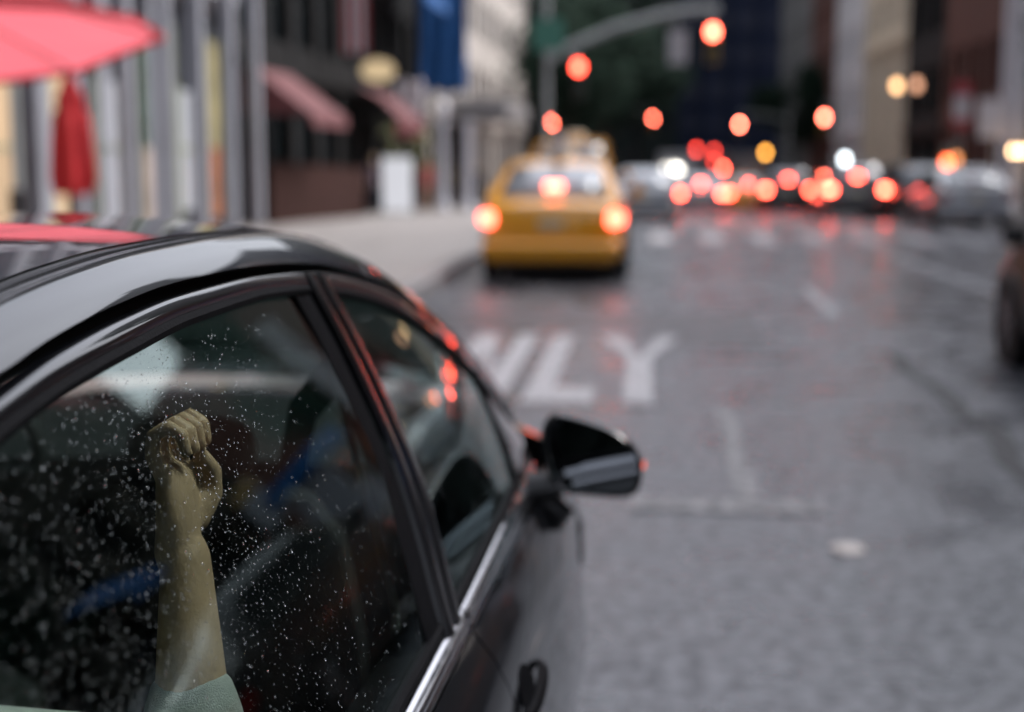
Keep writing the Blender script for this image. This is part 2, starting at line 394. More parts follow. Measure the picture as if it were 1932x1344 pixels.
# roof rails, A and C pillars (one panel each side): bottom edge rolls to the top edge
def rail(mb, S):
    rows = []
    for Y in ys(-.42, 3.62, 110):
        z = zRB(Y); d = dzR(Y); x = XS(Y, z)
        P = [(x - .012, Y, z - .004), (x - .001, Y, z + .001)]
        for t in (.12, .3, .5, .7, .88, 1.0):
            # convex roll between the side and the top
            bul = math.sin(math.pi * t) * .0022
            P.append((x - 1.1 * d * t + bul, Y, z + d * t + bul))
        P += [(x - 1.1 * d - .012, Y, z + d + .001), (x - 1.1 * d - .018, Y, z + d - .008)]
        rows.append([S(p) for p in P])
    mb.grid(rows)
both(rail, 'roof_rail', BLACKPAINT, hero)
def ditch(mb, S):
    rows = []
    for Y in ys(.3, 2.62, 70):
        z = zRB(Y) + dzR(Y); x = XS(Y, zRB(Y)) - 1.1 * dzR(Y)
        rows.append([S(p) for p in [(x - .016, Y, z - .008), (x - .018, Y, z - .001), (x - .026, Y, z + .003), (x - .033, Y, z + .002), (x - .035, Y, z - .006)]])
    mb.grid(rows)
both(ditch, 'roof_moulding', GLOSSTRIM, hero)
zRC = pchip([(.25, 1.40), (.6, 1.473), (1.0, 1.508), (1.5, 1.524), (2.0, 1.516), (2.4, 1.493), (2.62, 1.468)])
mb = hb(); rows = []
for Y in ys(.28, 2.62, 60):
    z = zRB(Y) + dzR(Y) + .004; x = XS(Y, zRB(Y)) - 1.1 * dzR(Y) - .035; zc = max(zRC(Y), z + .004)
    row = [(x + .002, Y, z - .012)]
    for k in range(25):
        u = k / 24; X = x + (2 * XC - 2 * x) * u; c = 1 - abs(2 * u - 1) ** 2.4
        row.append((X, Y + .10 * c * max(0, (Y - 2.0)) / .62 - .06 * c * max(0, .8 - Y), z + (zc - z) * c))
    row.append((2 * XC - x - .002, Y, z - .012)); rows.append(row)
mb.grid(rows); mb.build('roof', BLACKPAINT, hero, smooth=True)
mb = hb(); rows = []
for Y in ys(.35, 2.55, 24):
    z = zRB(Y) - .015; x = XS(Y, z) - .05
    rows.append([(x + (2 * XC - 2 * x) * k / 12, Y, z + .02 * (1 - abs(k / 6 - 1) ** 2)) for k in range(13)])
mb.grid(rows); mb.build('headliner', LINER, hero, smooth=True)
# windscreen and rear window
def lerp(a, b, t): return a + (b - a) * t
mb = hb(); rows = []
for i in range(25):
    t = i / 24; Ye = lerp(2.52, 3.5, t); z = zRB(Ye) + dzR(Ye) - .004; x = XS(Ye, zRB(Ye)) - 1.1 * dzR(Ye) - .02; row = []
    Yc = lerp(2.72, 3.72, t); zc = lerp(1.462, 1.0, t ** 1.08)
    for k in range(17):
        u = k / 16; c = 1 - abs(2 * u - 1) ** 2.2
        row.append((x + (2 * XC - 2 * x) * u, lerp(Ye, Yc, c), lerp(z, max(zc, z + .0), c)))
    rows.append(row)
mb.grid(rows); mb.build('windscreen', WSGLASS, hero, smooth=True)
mb = hb(); rows = []
for i in range(18):
    t = i / 17; Ye = lerp(.34, -.28, t); z = zRB(Ye) + dzR(Ye) - .004; x = XS(Ye, zRB(Ye)) - 1.1 * dzR(Ye) - .02; row = []
    Yc = lerp(.24, -.42, t); zc = lerp(1.405, 1.09, t)
    for k in range(13):
        u = k / 12; c = 1 - abs(2 * u - 1) ** 2.2
        row.append((x + (2 * XC - 2 * x) * u, lerp(Ye, Yc, c), lerp(z, zc, c)))
    rows.append(row)
mb.grid(rows); mb.build('rear_window', WSGLASS, hero, smooth=True)

# body sides: profile below the belt
def arch(Y):
    b = .20
    for ax in (3.42, .56):
        d = abs(Y - ax)
        if d < .385: b = max(b, .33 + math.sqrt(.385 ** 2 - d * d))
    return b
def xend(Y): return .30 * max(0, (Y - 3.6) / .75) ** 2.2 + .22 * max(0, (.1 - Y) / .7) ** 2.2
PROF = [(0, 0), (.010, -.006), (.020, -.020), (.033, -.045), (.049, -.075), (.062, -.105), (.070, -.135), (.073, -.150), (.076, -.170), (.088, -.225), (.096, -.285), (.099, -.34)]
def bside(Y, lo):
    zb = zBL(Y); x = XS(Y, zb) + .004 + tuck(Y) * .55 - xend(Y)
    P = [(x + a, Y, zb + b) for a, b in PROF if zb + b > lo + .02]
    x0, z0 = P[-1][0], P[-1][2]
    for t in (.2, .4, .6, .8, 1):
        z = lerp(z0, lo, t); tot = max(0, (.60 - z)) / .4
        P.append((x0 - .06 * tot ** 2 + .004 * math.sin(math.pi * t), Y, z))
    # resample to fixed count
    n = 17
    L_ = [0]
    for a, b in zip(P, P[1:]): L_.append(L_[-1] + (Vector(a) - Vector(b)).length)
    out = []
    for k in range(n):
        s_ = L_[-1] * k / (n - 1); i = max(0, min(len(P) - 2, int(np.searchsorted(L_, s_)) - 1)); t = (s_ - L_[i]) / max(1e-6, L_[i + 1] - L_[i])
        out.append(tuple(lerp(P[i][c], P[i + 1][c], t) for c in range(3)))
    return out
def side_panel(y0, y1, n, front=None):
    def f(mb, S):
        rows = []
        Yl = ys(y0, y1, n)
        for i, Y in enumerate(Yl):
            r = bside(Y, arch(Y))
            if i == 0: rows.append([S((p[0] - .02, p[1], p[2])) for p in r])
            rows.append([S(p) for p in r])
            if i == n - 1: rows.append([S((p[0] - .02, p[1], p[2])) for p in r])
        mb.grid(rows)
    return f
DY = 1.922
doorsR = [None, None]
rear_doors = both(side_panel(.80, DY - .003, 50), 'rear_door', BLACKPAINT, hero)
front_doors = both(side_panel(DY + .003, 3.03, 46), 'front_door', BLACKPAINT, hero)
both(side_panel(3.036, 4.33, 60), 'front_wing', BLACKPAINT, hero)
both(side_panel(-.58, .794, 60), 'rear_wing', BLACKPAINT, hero)
def quarter(mb, S):
    rows = []
    for Y in ys(-.50, .60, 30):
        zt = zRB(Y) - .006; zb = zBL(Y) - .01; zt = max(zt, zb + .01)
        rows.append([S((XS(Y, lerp(zb, zt, k / 10)) + .002 + .010 * math.sin(math.pi * k / 10) - (.004 if k == 10 else 0), Y, lerp(zb, zt, k / 10))) for k in range(11)])
    mb.grid(rows)
both(quarter, 'rear_quarter_panel', BLACKPAINT, hero)
# the black gap strip behind doors / rail
def gap(mb, S):
    rows = []
    for Y in ys(.1, 3.4, 90):
        z = zRB(Y); x = XS(Y, z)
        rows.append([S(p) for p in [(x - .004, Y, z + .001), (x - .016, Y, z - .002), (x - .021, Y, z - .010), (x - .016, Y, z - .018)]])
    mb.grid(rows)
both(gap, 'door_seal', RUBBER, hero)
# window frames of the doors (painted), above the glass
def frame(y0, y1, n, w0=.013):
    def f(mb, S):
        rows = []
        for Y in ys(y0, y1, n):
            zt = zRB(Y) - w0; zb = min(zGT(Y) + .010, zt - .004); P = [(XS(Y, zt) - .016, Y, zt - .001), (XS(Y, zt) - .003, Y, zt + .001)]
            for t in (0, .15, .4, .7, 1):
                z = lerp(zt, zb, t); P.append((XS(Y, z) + .0015 + .002 * math.sin(math.pi * t), Y, z))
            P.append((XS(Y, zb) - .016, Y, zb + .001)); rows.append([S(p) for p in P])
        mb.grid(rows)
    return f
both(frame(.45, DY - .003 + .02, 60), 'window_frame', BLACKPAINT, rear_doors)
both(frame(DY + .024, 3.3, 60), 'window_frame', BLACKPAINT, front_doors)
def topseal(y0, y1, n):
    def f(mb, S):
        rows = []
        for Y in ys(y0, y1, n):
            zt = zGT(Y) + .010; zb = zGT(Y) - .003
            rows.append([S(p) for p in [(XS(Y, zt) - .008, Y, zt), (XS(Y, zt) + .001, Y, zt), (XS(Y, (zt + zb) / 2) + .003, Y, (zt + zb) / 2), (XS(Y, zb) - .001, Y, zb), (XS(Y, zb) - .010, Y, zb)]])
        mb.grid(rows)
    return f
both(topseal(.45, 1.93, 60), 'window_seal', RUBBER, rear_doors)
both(topseal(1.95, 3.3, 60), 'window_seal', RUBBER, front_doors)
# glass
def pane(y0, y1, n, dx=-.009):
    def f(mb, S):
        rows = []
        for Y in ys(y0, y1, n):
            zt = zGT(Y) + .006; zb = zGB(Y) - .03
            if zt < zb + .01: zt = zb + .01
            rows.append([S((XS(Y, z) + dx + .006 * math.sin(math.pi * k / 14), Y, z)) for k in range(15) for z in [lerp(zb, zt, k / 14)]])
        mb.grid(rows)
    return f
gR = both(pane(.55, 1.915, 70), 'window_glass', WINGLASS, rear_doors)
gF = both(pane(1.93, 2.93, 50), 'window_glass', WINGLASS, front_doors)
for o in (gR[1], gF[1]): o.data.materials[0] = glass('darkened_far_side_glass', (.11, .14, .13), 1.52, .05)  # far-side panes tinted darker to dim the bright view through the cabin
both(pane(2.95, 3.34, 20, -.006), 'quarter_glass', CARGLASS, front_doors)
# B pillar strips along slanted lines (rear edge a, front edge b, both Y as function of z)
bA = pchip([(.95, 1.722), (.976, 1.729), (1.067, 1.798), (1.213, 1.880), (1.33, 1.885), (1.404, 1.869), (1.45, 1.858)])
bB = pchip([(.92, 1.885), (.95, 1.906), (1.03, 1.99), (1.109, 2.06), (1.25, 2.082), (1.393, 2.064), (1.45, 2.05)])
def strip(f0, f1, dx, bul, top=0.0, bot=0.0):
    def f(mb, S):
        rows = []
        for k in range(26):
            t = k / 25; row = []
            for j in range(7):
                u = j / 6; fr = lerp(f0, f1, u)
                zb = .95 + bot; Ym = lerp(bA(1.42), bB(1.42), fr); zt = zRB(Ym) - .014 + top
                z = lerp(zb, zt, t); Y = lerp(bA(z), bB(z), fr)
                row.append(S((XS(Y, z) + dx + bul * math.sin(math.pi * u), Y, z)))
            e0, e1 = row[0], row[-1]
            s_ = -1 if S((0, 0, 0))[0] == 0 else 1
            row = [(e0[0] + s_ * .012, e0[1], e0[2])] + row + [(e1[0] + s_ * .012, e1[1], e1[2])]
            rows.append(row)
        mb.grid(rows)
    return f
both(strip(-.04, .34, -.004, .003, -.03), 'pillar_seal', RUBBER, rear_doors)
both(strip(.34, .60, .004, .0025), 'pillar_trim', GLOSSTRIM, rear_doors)
both(strip(.635, .90, .004, .0025), 'pillar_trim', GLOSSTRIM, front_doors)
both(strip(.58, 1.03, -.006, .001, -.03), 'pillar_seal', RUBBER, front_doors)
# quarter divider bar on the front door
def divider(mb, S):
    rows = []
    for k in range(10):
        t = k / 9; z = lerp(.925, 1.15, t); Y = lerp(2.81, 2.985, t)
        rows.append([S((XS(Y + d, z) + e, Y + d, z)) for d, e in [(-.014, -.012), (-.014, .0), (0, .004), (.016, .0), (.016, -.012)]])
    mb.grid(rows)
both(divider, 'divider_bar', RUBBER, front_doors)
# belt: rubber wiper then a bright rounded moulding
def beltseal(y0, y1, n):
    def f(mb, S):
        rows = []
        for Y in ys(y0, y1, n):
            z = zGB(Y); x = XS(Y, z)
            rows.append([S(p) for p in [(x - .010, Y, z + .003), (x - .003, Y, z + .005), (x + .003, Y, z + .001), (x + .004, Y, z - .006), (x + .001, Y, z - .010), (x - .002, Y, z - .013)]])
        mb.grid(rows)
    return f
both(beltseal(.5, DY, 40), 'belt_seal', RUBBER, rear_doors)
both(beltseal(DY + .004, 3.25, 40), 'belt_seal', RUBBER, front_doors)
def belt(y0, y1, n):
    def f(mb, S):
        rows = []
        for Y in ys(y0, y1, n):
            zt = zGB(Y) - .011; zb = zBL(Y) + .004; x0 = XS(Y, zt) + .001; x1 = XS(Y, zb) + .004; P = [(x0 - .012, Y, zt - .002)]
            for k in range(11):
                u = k / 10; bu = .0085 * math.sin(math.pi * min(1, u / .72)) ** .8 if u < .72 else .0035 * math.sin(math.pi * (u - .72) / .28)
                P.append((lerp(x0, x1, u) + bu, Y, lerp(zt, zb, u)))
            P.append((x1 - .012, Y, zb + .001))
            rows.append([S(p) for p in P])
        rows.insert(0, [(p[0] + (.0 if p[0] > XC else 0), p[1], p[2] - .006) for p in rows[0]]) if False else None
        mb.grid(rows)
    return f
both(belt(.45, DY - .004, 50), 'belt_moulding', CHROME, rear_doors)
both(belt(DY + .004, 3.2, 50), 'belt_moulding', CHROME, front_doors)
# door handles
def handle(Yc, zc):
    def f(mb, S):
        s_ = lambda Y, z, e: S((bs(Y, z) + e, Y, z))
        def bs(Y, z):
            P = bside(Y, .2); return float(np.interp(-z, [-p[2] for p in P], [p[0] for p in P]))
        rows = []
        for k in range(13):
            t = k / 12; Y = Yc + (t - .5) * .22; off = .006 + .012 * math.sin(math.pi * t) ** .4; hz = .012 * (.55 + .45 * math.sin(math.pi * t) ** .5)
            rows.append([s_(Y, zc + hz * math.cos(a), off + .008 * math.sin(a)) for a in [2 * math.pi * j / 10 for j in range(10)]])
        mb.grid(rows, True)
        mb.cm = 1
        rows = []
        for k in range(7):
            r = (.070 * (1 - k / 6), .042 * (1 - k / 6))
            rows.append([s_(Yc - .015 + r[0] * math.cos(a), zc - .004 + r[1] * math.sin(a), .0015) for a in [2 * math.pi * j / 18 for j in range(18)]])
        mb.grid(rows, True)
    return f
both(handle(2.05, .80), 'door_handle', [RUBBER, RUBBER], front_doors)
both(handle(1.02, .835), 'door_handle', [BLACKPAINT, RUBBER], rear_doors)

# mirrors: outline lofted forward from the rear-facing rim
OUT = [(-0.195, 1.063), (-0.168, 1.069), (-0.114, 1.059), (-0.059, 1.041), (-0.021, 1.013), (-0.003, 0.983), (-0.001, 0.956), (-0.009, 0.92), (-0.036, 0.903), (-0.091, 0.9), (-0.156, 0.902), (-0.183, 0.916), (-0.2, 0.946), (-0.21, 0.985), (-0.211, 1.035)]
def smooth_loop(P, n):
    m = len(P); out = []
    for i in range(n):
        f = i * m / n; k = int(f); t = f - k; a, b, c, d = [P[(k + j - 1) % m] for j in range(4)]
        out.append(tuple(.5 * ((2 * b[q]) + (-a[q] + c[q]) * t + (2 * a[q] - 5 * b[q] + 4 * c[q] - d[q]) * t * t + (-a[q] + 3 * b[q] - 3 * c[q] + d[q]) * t ** 3) for q in range(2)))
    return out
OL = smooth_loop(OUT, 48); OCX, OCZ = -.108, .985
def mring(Y, s, dz=0, dx=0): return [(OCX + (x - OCX) * s + dx, Y - (x - OCX) * s * .25, OCZ + (z - OCZ) * s + dz) for x, z in OL]
def mir_housing(mb, S):
    rows = [mring(2.925, .85), mring(2.875, .88), mring(2.862, .90), mring(2.858, .945), mring(2.862, .985), mring(2.875, 1.0)]
    for k in range(1, 9):
        t = k / 9; rows.append(mring(2.875 + .115 * math.sin(t * math.pi / 2), math.cos(t * math.pi / 2) ** .62, -.008 * t, -.01 * t))
    rows.append(mring(2.992, .02, -.01, -.012))
    mb.grid([[S(p) for p in r] for r in rows], True)
mh = []
for side in (0, 1):
    mb = hb(); mir_housing(mb, (lambda p: p) if side == 0 else mirx)
    mh.append(mb.build('mirror_housing', BLACKPAINT, front_doors[side], smooth=True))
# (front_door > mirror parts kept at one level)
def mir_glass(mb, S):
    n = 48; c = [S((OCX + .02 * 0, 2.869, OCZ))]
    tilt = lambda p: (p[0], p[1] + (p[2] - OCZ) * .03 - (p[0] - OCX) * .15, p[2])
    r = [S(tilt(p)) for p in mring(2.880, .89)]
    mb.add([S(tilt((OCX, 2.880, OCZ)))] + r, [(0, 1 + k, 1 + (k + 1) % n) for k in range(n)])
both(mir_glass, 'mirror_glass', MIRROR, front_doors, smooth=False)
def mir_foot(mb, S):
    rows = []
    for t in (0, .25, .5, .75, 1):
        cx, cy_, cz = lerp(-.245, -.165, t), lerp(2.93, 2.915, t), lerp(.895, .915, t); w, h = lerp(.055, .04, t), lerp(.038, .022, t)
        rows.append([S((cx + .012 * math.cos(a) * 0, cy_ + w * math.cos(a), cz + h * math.sin(a))) for a in [2 * math.pi * j / 14 for j in range(14)]])
    mb.grid(rows, True)
    mb.tube([S((-.22, 2.93, .885)), S((-.17, 2.925, .845)), S((-.19, 2.93, .80))], [.03, .028, .01], 12)
both(mir_foot, 'mirror_foot', DARKPL, front_doors)
mb = hb(); mb.lathe((0, 0, 0), [(.0001, 0), (.0045, .002), (.006, .004)], 10); mb.v = [tuple(Vector(v) + BASE - BASE + Vector((.004, 2.873, .968))) for v in mb.v]
rows = [[(.0005 + .003 * math.cos(i * math.pi / 10), 2.868 + .010 * math.sin(i * math.pi / 10) * math.cos(a) , .968 + .008 * math.sin(i * math.pi / 10) * math.sin(a)) for a in [2 * math.pi * j / 10 for j in range(10)]] for i in range(6)]
mb = hb(); mb.grid(rows, True); mb.build('red_glint', em('red_glint_glow', (1, .12, .05), 2.2), front_doors[0], smooth=True)  # glowing bead painted in as a red highlight on the mirror tip

# bonnet, boot lid, bumpers, cowl, lamps, grille
mb = hb(); rows = []
for Y in ys(3.62, 4.30, 16):
    r = bside(Y, .5); x, z = r[0][0], r[0][2]; t = (Y - 3.62) / .68; zc = lerp(.985, .80, t ** 1.6)
    rows.append([(x + (2 * XC - 2 * x) * k / 18, Y + .12 * (1 - abs(k / 9 - 1) ** 2) * t, z + (zc - z) * (1 - abs(k / 9 - 1) ** 3)) for k in range(19)])
mb.grid(rows); mb.build('bonnet', BLACKPAINT, hero, smooth=True)
mb = hb(); rows = []
for Y in ys(-.56, -.30, 8):
    r = bside(Y, .5); x, z = r[0][0], r[0][2]; t = (-.30 - Y) / .26; zc = lerp(1.085, 1.06, t)
    rows.append([(x + (2 * XC - 2 * x) * k / 18, Y - .10 * (1 - abs(k / 9 - 1) ** 2) * 1, z + (zc - z) * (1 - abs(k / 9 - 1) ** 3)) for k in range(19)])
mb.grid(rows); mb.build('boot_lid', BLACKPAINT, hero, smooth=True)
def endcap(Y, sgn, name):
    mb = hb(); r = bside(Y, .22); rows = []
    for p in r:
        rows.append([(p[0] + (2 * XC - 2 * p[0]) * k / 18, Y + sgn * .12 * (1 - abs(k / 9 - 1) ** 2) * (1 if True else 0) , p[2]) for k in range(19)])
    mb.grid(rows); return mb.build(name, BLACKPAINT, hero, smooth=True)
endcap(4.33, 1, 'front_bumper'); endcap(-.58, -1, 'rear_bumper')
LAMPG = pm('headlamp_lens', (.5, .52, .55), .1, .6, .1, 10, coat=1); REDL = pm('red_lamp_lens', (.25, .01, .01), .15, 0, .1, 10, coat=1)
def lampbox(Y, sg, z, dx, w, h):
    def f(mb, S):
        x0 = bside(Y, .3)[3][0]
        rows = [[S((x0 - .03 - w * k / 6, Y + sg * (.02 + .085 * (1 - (1 - (w * k / 6 + .03) / .78) ** 2)), z + h * (j - .5) * (1 - .4 * k / 6))) for k in range(7)] for j in (0, 1)]
        mb.grid(rows)
    return f
both(lampbox(4.33, 1, .66, 0, .34, .10), 'headlight', LAMPG, hero, smooth=False, solid=.01)
both(lampbox(-.58, -1, .86, 0, .34, .13), 'tail_light', REDL, hero, smooth=False, solid=.01)
mb = hb(); [mb.box(XC - .42, XC + .42, 4.45, 4.47, z, z + .012) for z in (.42, .46, .50, .54, .58)]; mb.build('grille', CHROME, hero, kind='stuff')
mb = hb(); mb.box(XC - .155, XC + .155, -.72, -.71, .70, .79); mb.build('licence_plate', pm('plate_yellow', (.6, .5, .2), .5), hero)
# floor, inner sills and bulkheads
mb = hb(); mb.box(XC - .80, XC + .80, -.4, 3.7, .19, .24); mb.box(XC - .1, XC + .1, .8, 3.4, .241, .42); mb.build('floor_pan', CARPET, hero)
mb = hb(); mb.box(XC - .76, XC + .76, 3.40, 3.44, .25, .96); mb.build('bulkhead', CARPET, hero)
def doorcard(mb, S):
    rows = []
    for Y in ys(.45, 3.35, 24):
        z = zGB(Y) - .012; x = XS(Y, z) - .03
        rows.append([S(p) for p in [(x + .02, Y, z - .004), (x, Y, z), (x - .045, Y, z - .012), (x - .055, Y, z - .08), (x - .04, Y, .55), (x + .01, Y, .28)]])
    mb.grid(rows)
both(doorcard, 'door_card', DARKPL, hero)
mb = hb(); rows = []
for Y, z in [(3.05, .60), (3.02, .80), (3.06, .93), (3.2, .975), (3.45, .975), (3.68, .965)]:
    rows.append([(XC - .72 + 1.44 * k / 12, Y - .05 * (1 - abs(k / 6 - 1) ** 3), z + .01 * math.cos(k)) for k in range(13)])
mb.grid(rows); mb.build('dashboard', DARKPL, hero, smooth=True)
mb = hb(); c = Vector((XC - .37, 2.82, .93)); ax = Vector((0, -.9, .42)).normalized(); u_ = Vector((1, 0, 0)); w_ = ax.cross(u_)
mb.tube([c + (u_ * math.cos(a) + w_ * math.sin(a)) * .185 for a in [2 * math.pi * k / 28 for k in range(29)]], .015, 8)
mb.tube([c - u_ * .18, c + u_ * .18], .02, 8); mb.tube([c, c + w_ * -.18], .02, 8); mb.disc(c - ax * .02, ax, .06, .03, 16)
mb.build('steering_wheel', DARKPL, hero, smooth=True)
def rounded_loft(mb, secs, n=20, p=3.2):
    """secs: (cx,cy,cz,rx,rz_or_ry,axis) superellipse sections stacked along z (axis 'z')"""
    rows = []
    for (cx, cy_, cz, rx, ry) in secs:
        row = []
        for k in range(n):
            a = 2 * math.pi * k / n; ca, sa = math.cos(a), math.sin(a)
            row.append((cx + rx * math.copysign(abs(ca) ** (2 / p), ca), cy_ + ry * math.copysign(abs(sa) ** (2 / p), sa), cz))
        rows.append(row)
    mb.grid(rows, True); b = len(mb.v) - n
    mb.f.append(tuple(range(b, b + n))); mb.mi.append(mb.cm)
    b0 = len(mb.v) - n * len(secs); mb.f.append(tuple(range(b0, b0 + n))[::-1]); mb.mi.append(mb.cm)
def front_seat(cx):
    mb = hb()
    rounded_loft(mb, [(cx, 2.52, .36, .22, .24), (cx, 2.52, .40, .25, .26), (cx, 2.52, .50, .255, .265), (cx, 2.50, .54, .22, .24)])
    rounded_loft(mb, [(cx, 2.33, .50, .20, .06), (cx, 2.30, .60, .25, .075), (cx, 2.25, .80, .255, .07), (cx, 2.20, .98, .235, .06), (cx, 2.17, 1.06, .19, .05), (cx, 2.165, 1.085, .14, .03)])
    s_ = mb.build('front_seat', SEAT, hero, smooth=True)
    mb = hb(); rounded_loft(mb, [(cx, 2.15, 1.088, .02, .01), (cx, 2.15, 1.09, .07, .03), (cx, 2.15, 1.10, .090, .038), (cx, 2.148, 1.115, .100, .044), (cx, 2.145, 1.14, .104, .046), (cx, 2.143, 1.162, .100, .044), (cx, 2.14, 1.18, .084, .038), (cx, 2.14, 1.188, .06, .028), (cx, 2.14, 1.192, .02, .01)], 36, 2.4)
    mb.build('headrest', HEADM, s_, smooth=True)
    mb = hb(); mb.tube([(cx - .05, 2.16, 1.05), (cx - .05, 2.155, 1.15)], .006, 8); mb.tube([(cx + .05, 2.16, 1.05), (cx + .05, 2.155, 1.15)], .006, 8); mb.build('headrest_post', CHROME, s_)
front_seat(XC + .37); front_seat(XC - .37)
mb = hb()
rounded_loft(mb, [(XC, 1.05, .34, .62, .26), (XC, 1.05, .40, .66, .28), (XC, 1.05, .50, .66, .28), (XC, 1.03, .53, .6, .24)], 32, 5)
rounded_loft(mb, [(XC, .82, .48, .62, .09), (XC, .76, .60, .66, .10), (XC, .66, .85, .64, .09), (XC, .60, 1.0, .58, .07), (XC, .59, 1.03, .5, .04)], 32, 5)
rs = mb.build('rear_seat', SEAT, hero, smooth=True)
for dx in (-.38, .38):
    mb = hb(); rounded_loft(mb, [(XC + dx, .58, 1.03, .10, .03), (XC + dx, .58, 1.05, .12, .05), (XC + dx, .57, 1.15, .12, .05), (XC + dx, .57, 1.18, .08, .03)]); mb.build('headrest', SEAT, rs, smooth=True)
# seat belt from the B pillar down across the front passenger seat
BELTM = pm('grey_belt_webbing', (.16, .19, .175), .7, 0, .1, 60, bump=.1)
def ribbon(mb, pts, w, nrm):
    nrm = Vector(nrm); rows = []
    for i, p in enumerate(pts):
        d = (Vector(pts[min(i + 1, len(pts) - 1)]) - Vector(pts[max(0, i - 1)])).normalized(); s_ = d.cross(nrm).normalized() * w / 2
        rows.append([Vector(p) - s_ + nrm * .002, Vector(p) + s_ + nrm * .002, Vector(p) + s_, Vector(p) - s_])
    mb.grid(rows, True)
mb = hb(); ribbon(mb, [(-.455, 2.03, 1.28), (-.40, 1.99, 1.1), (-.355, 1.955, .95), (-.34, 1.93, .6), (-.34, 1.93, .35)], .05, (1, 0, 0)); mb.build('seat_belt', BELTM, hero)
mb = hb(); ribbon(mb, [(-.455, 2.03, 1.28), (-.52, 2.10, 1.21), (-.60, 2.29, 1.02), (-.70, 2.36, .85), (-.84, 2.44, .62)], .05, (.3, 1, .2)); mb.build('seat_belt', SEAT, hero)
# wheels
def wheel_meshes(r=.335, w=.22):
    t = MB(); t.lathe((0, 0, 0), [(r * .62, -w / 2), (r * .93, -w / 2), (r, -w / 2 + .03), (r, w / 2 - .03), (r * .93, w / 2), (r * .62, w / 2), (r * .62, -w / 2)], 32, 'x')
    rm = MB(); rm.lathe((0, 0, 0), [(r * .64, -w / 2 + .01), (r * .64, w / 2 - .01), (r * .60, w / 2 - .012), (r * .58, w / 2 - .05), (.06, w / 2 - .06), (.001, w / 2 - .05)], 32, 'x')
    for k in range(5):
        a = 2 * math.pi * k / 5; rm.tube([(w / 2 - .03, .04 * math.cos(a), .04 * math.sin(a)), (w / 2 - .018, r * .61 * math.cos(a), r * .61 * math.sin(a))], [.03, .022], 6)
    return t.mesh('tyre', TYRE, True), rm.mesh('rim', RIM, True)
TM, RM = wheel_meshes()
def add_wheels(root, base, tw, ys_, r=.335, z0=0):
    for y in ys_:
        for s_ in (1, -1):
            o = put('wheel', TM, root, (base[0] + s_ * tw, base[1] + y, r + z0), 0 if s_ > 0 else math.pi); o.scale = (r / .335,) * 3
            put('rim', RM, o)
add_wheels(hero, (0, -BASE.y), .79, (3.42, .56))

# rain drops on the glass and paint
DROP = bpy.data.materials.new('rain_water'); DROP.use_nodes = True
_b = DROP.node_tree.nodes['Principled BSDF']; _b.inputs['Transmission Weight'].default_value = 1; _b.inputs['IOR'].default_value = 1.33
_b.inputs['Roughness'].default_value = .02; _b.inputs['Base Color'].default_value = (.97, 1, .99, 1)
SN = Vector((.909, 0, .417))
def drops(count, y0, y1, fz0, fz1, dx, rmin, rmax, parent, seed, dens=None):
    rnd = random.Random(seed); mb = MB(BASE); made = 0; tries = 0
    T1 = Vector((0, 1, 0)); T2 = Vector((-.417, 0, .909))
    while made < count and tries < count * 12:
        tries += 1
        Y = rnd.uniform(y0, y1); zb, zt = fz0(Y), fz1(Y)
        if zt - zb < .02: continue
        u = rnd.random(); z = lerp(zb, zt, u)
        nz_ = noise.noise(Vector((Y * 7, z * 7, seed))) * .5 + .5
        if rnd.random() > (dens(Y, z) if dens else 1) * (.35 + nz_): continue
        k = int(14 * u * 0)
        x = XS(Y, z) + dx + .006 * math.sin(math.pi * (z - (zGB(Y) - .03)) / max(.02, (zGT(Y) + .036 - zGB(Y)))) + .0003
        r = rmin + (rmax - rmin) * rnd.random() ** 4
        c = Vector((x, Y, z)); el = rnd.uniform(1.0, 1.3); sk = rnd.uniform(-.12, .12)
        rows = []
        for hh, rr in ((-.05, 1.0), (.15, .86), (.25, .5)):
            rows.append([c + SN * r * hh + (T1 * math.cos(a) * (1 + .15 * math.sin(2 * a + seed)) + T2 * math.sin(a) * el + T1 * math.sin(a) * sk) * r * rr for a in [2 * math.pi * j / 7 for j in range(7)]])
        b = len(mb.v); mb.grid(rows, True); mb.add([c + SN * r * .29], []); n = len(mb.v) - 1
        for j in range(7): mb.f.append((b + 14 + j, b + 14 + (j + 1) % 7, n)); mb.mi.append(0)
        mb.f.append(tuple(b + j for j in range(7))[::-1]); mb.mi.append(0)
        made += 1
    return mb.build('rain_drops', DROP, parent, smooth=True, ang=80, kind='stuff')
drops(7000, .75, 1.85, lambda Y: zGB(Y) + .008, lambda Y: zGT(Y) - .008, -.009, .00026, .00112, rear_doors[0], 3, lambda Y, z: .12 + .88 * min(1, max(0, (1.66 - Y) / .38)) * (1 if z > 1.16 else .5))
drops(45, 1.0, 1.7, lambda Y: zGB(Y) + .02, lambda Y: zGT(Y) - .02, -.009, .0010, .0018, rear_doors[0], 9)
drops(500, 2.08, 2.85, lambda Y: zGB(Y) + .01, lambda Y: zGT(Y) - .01, -.009, .0005, .0018, front_doors[0], 5)

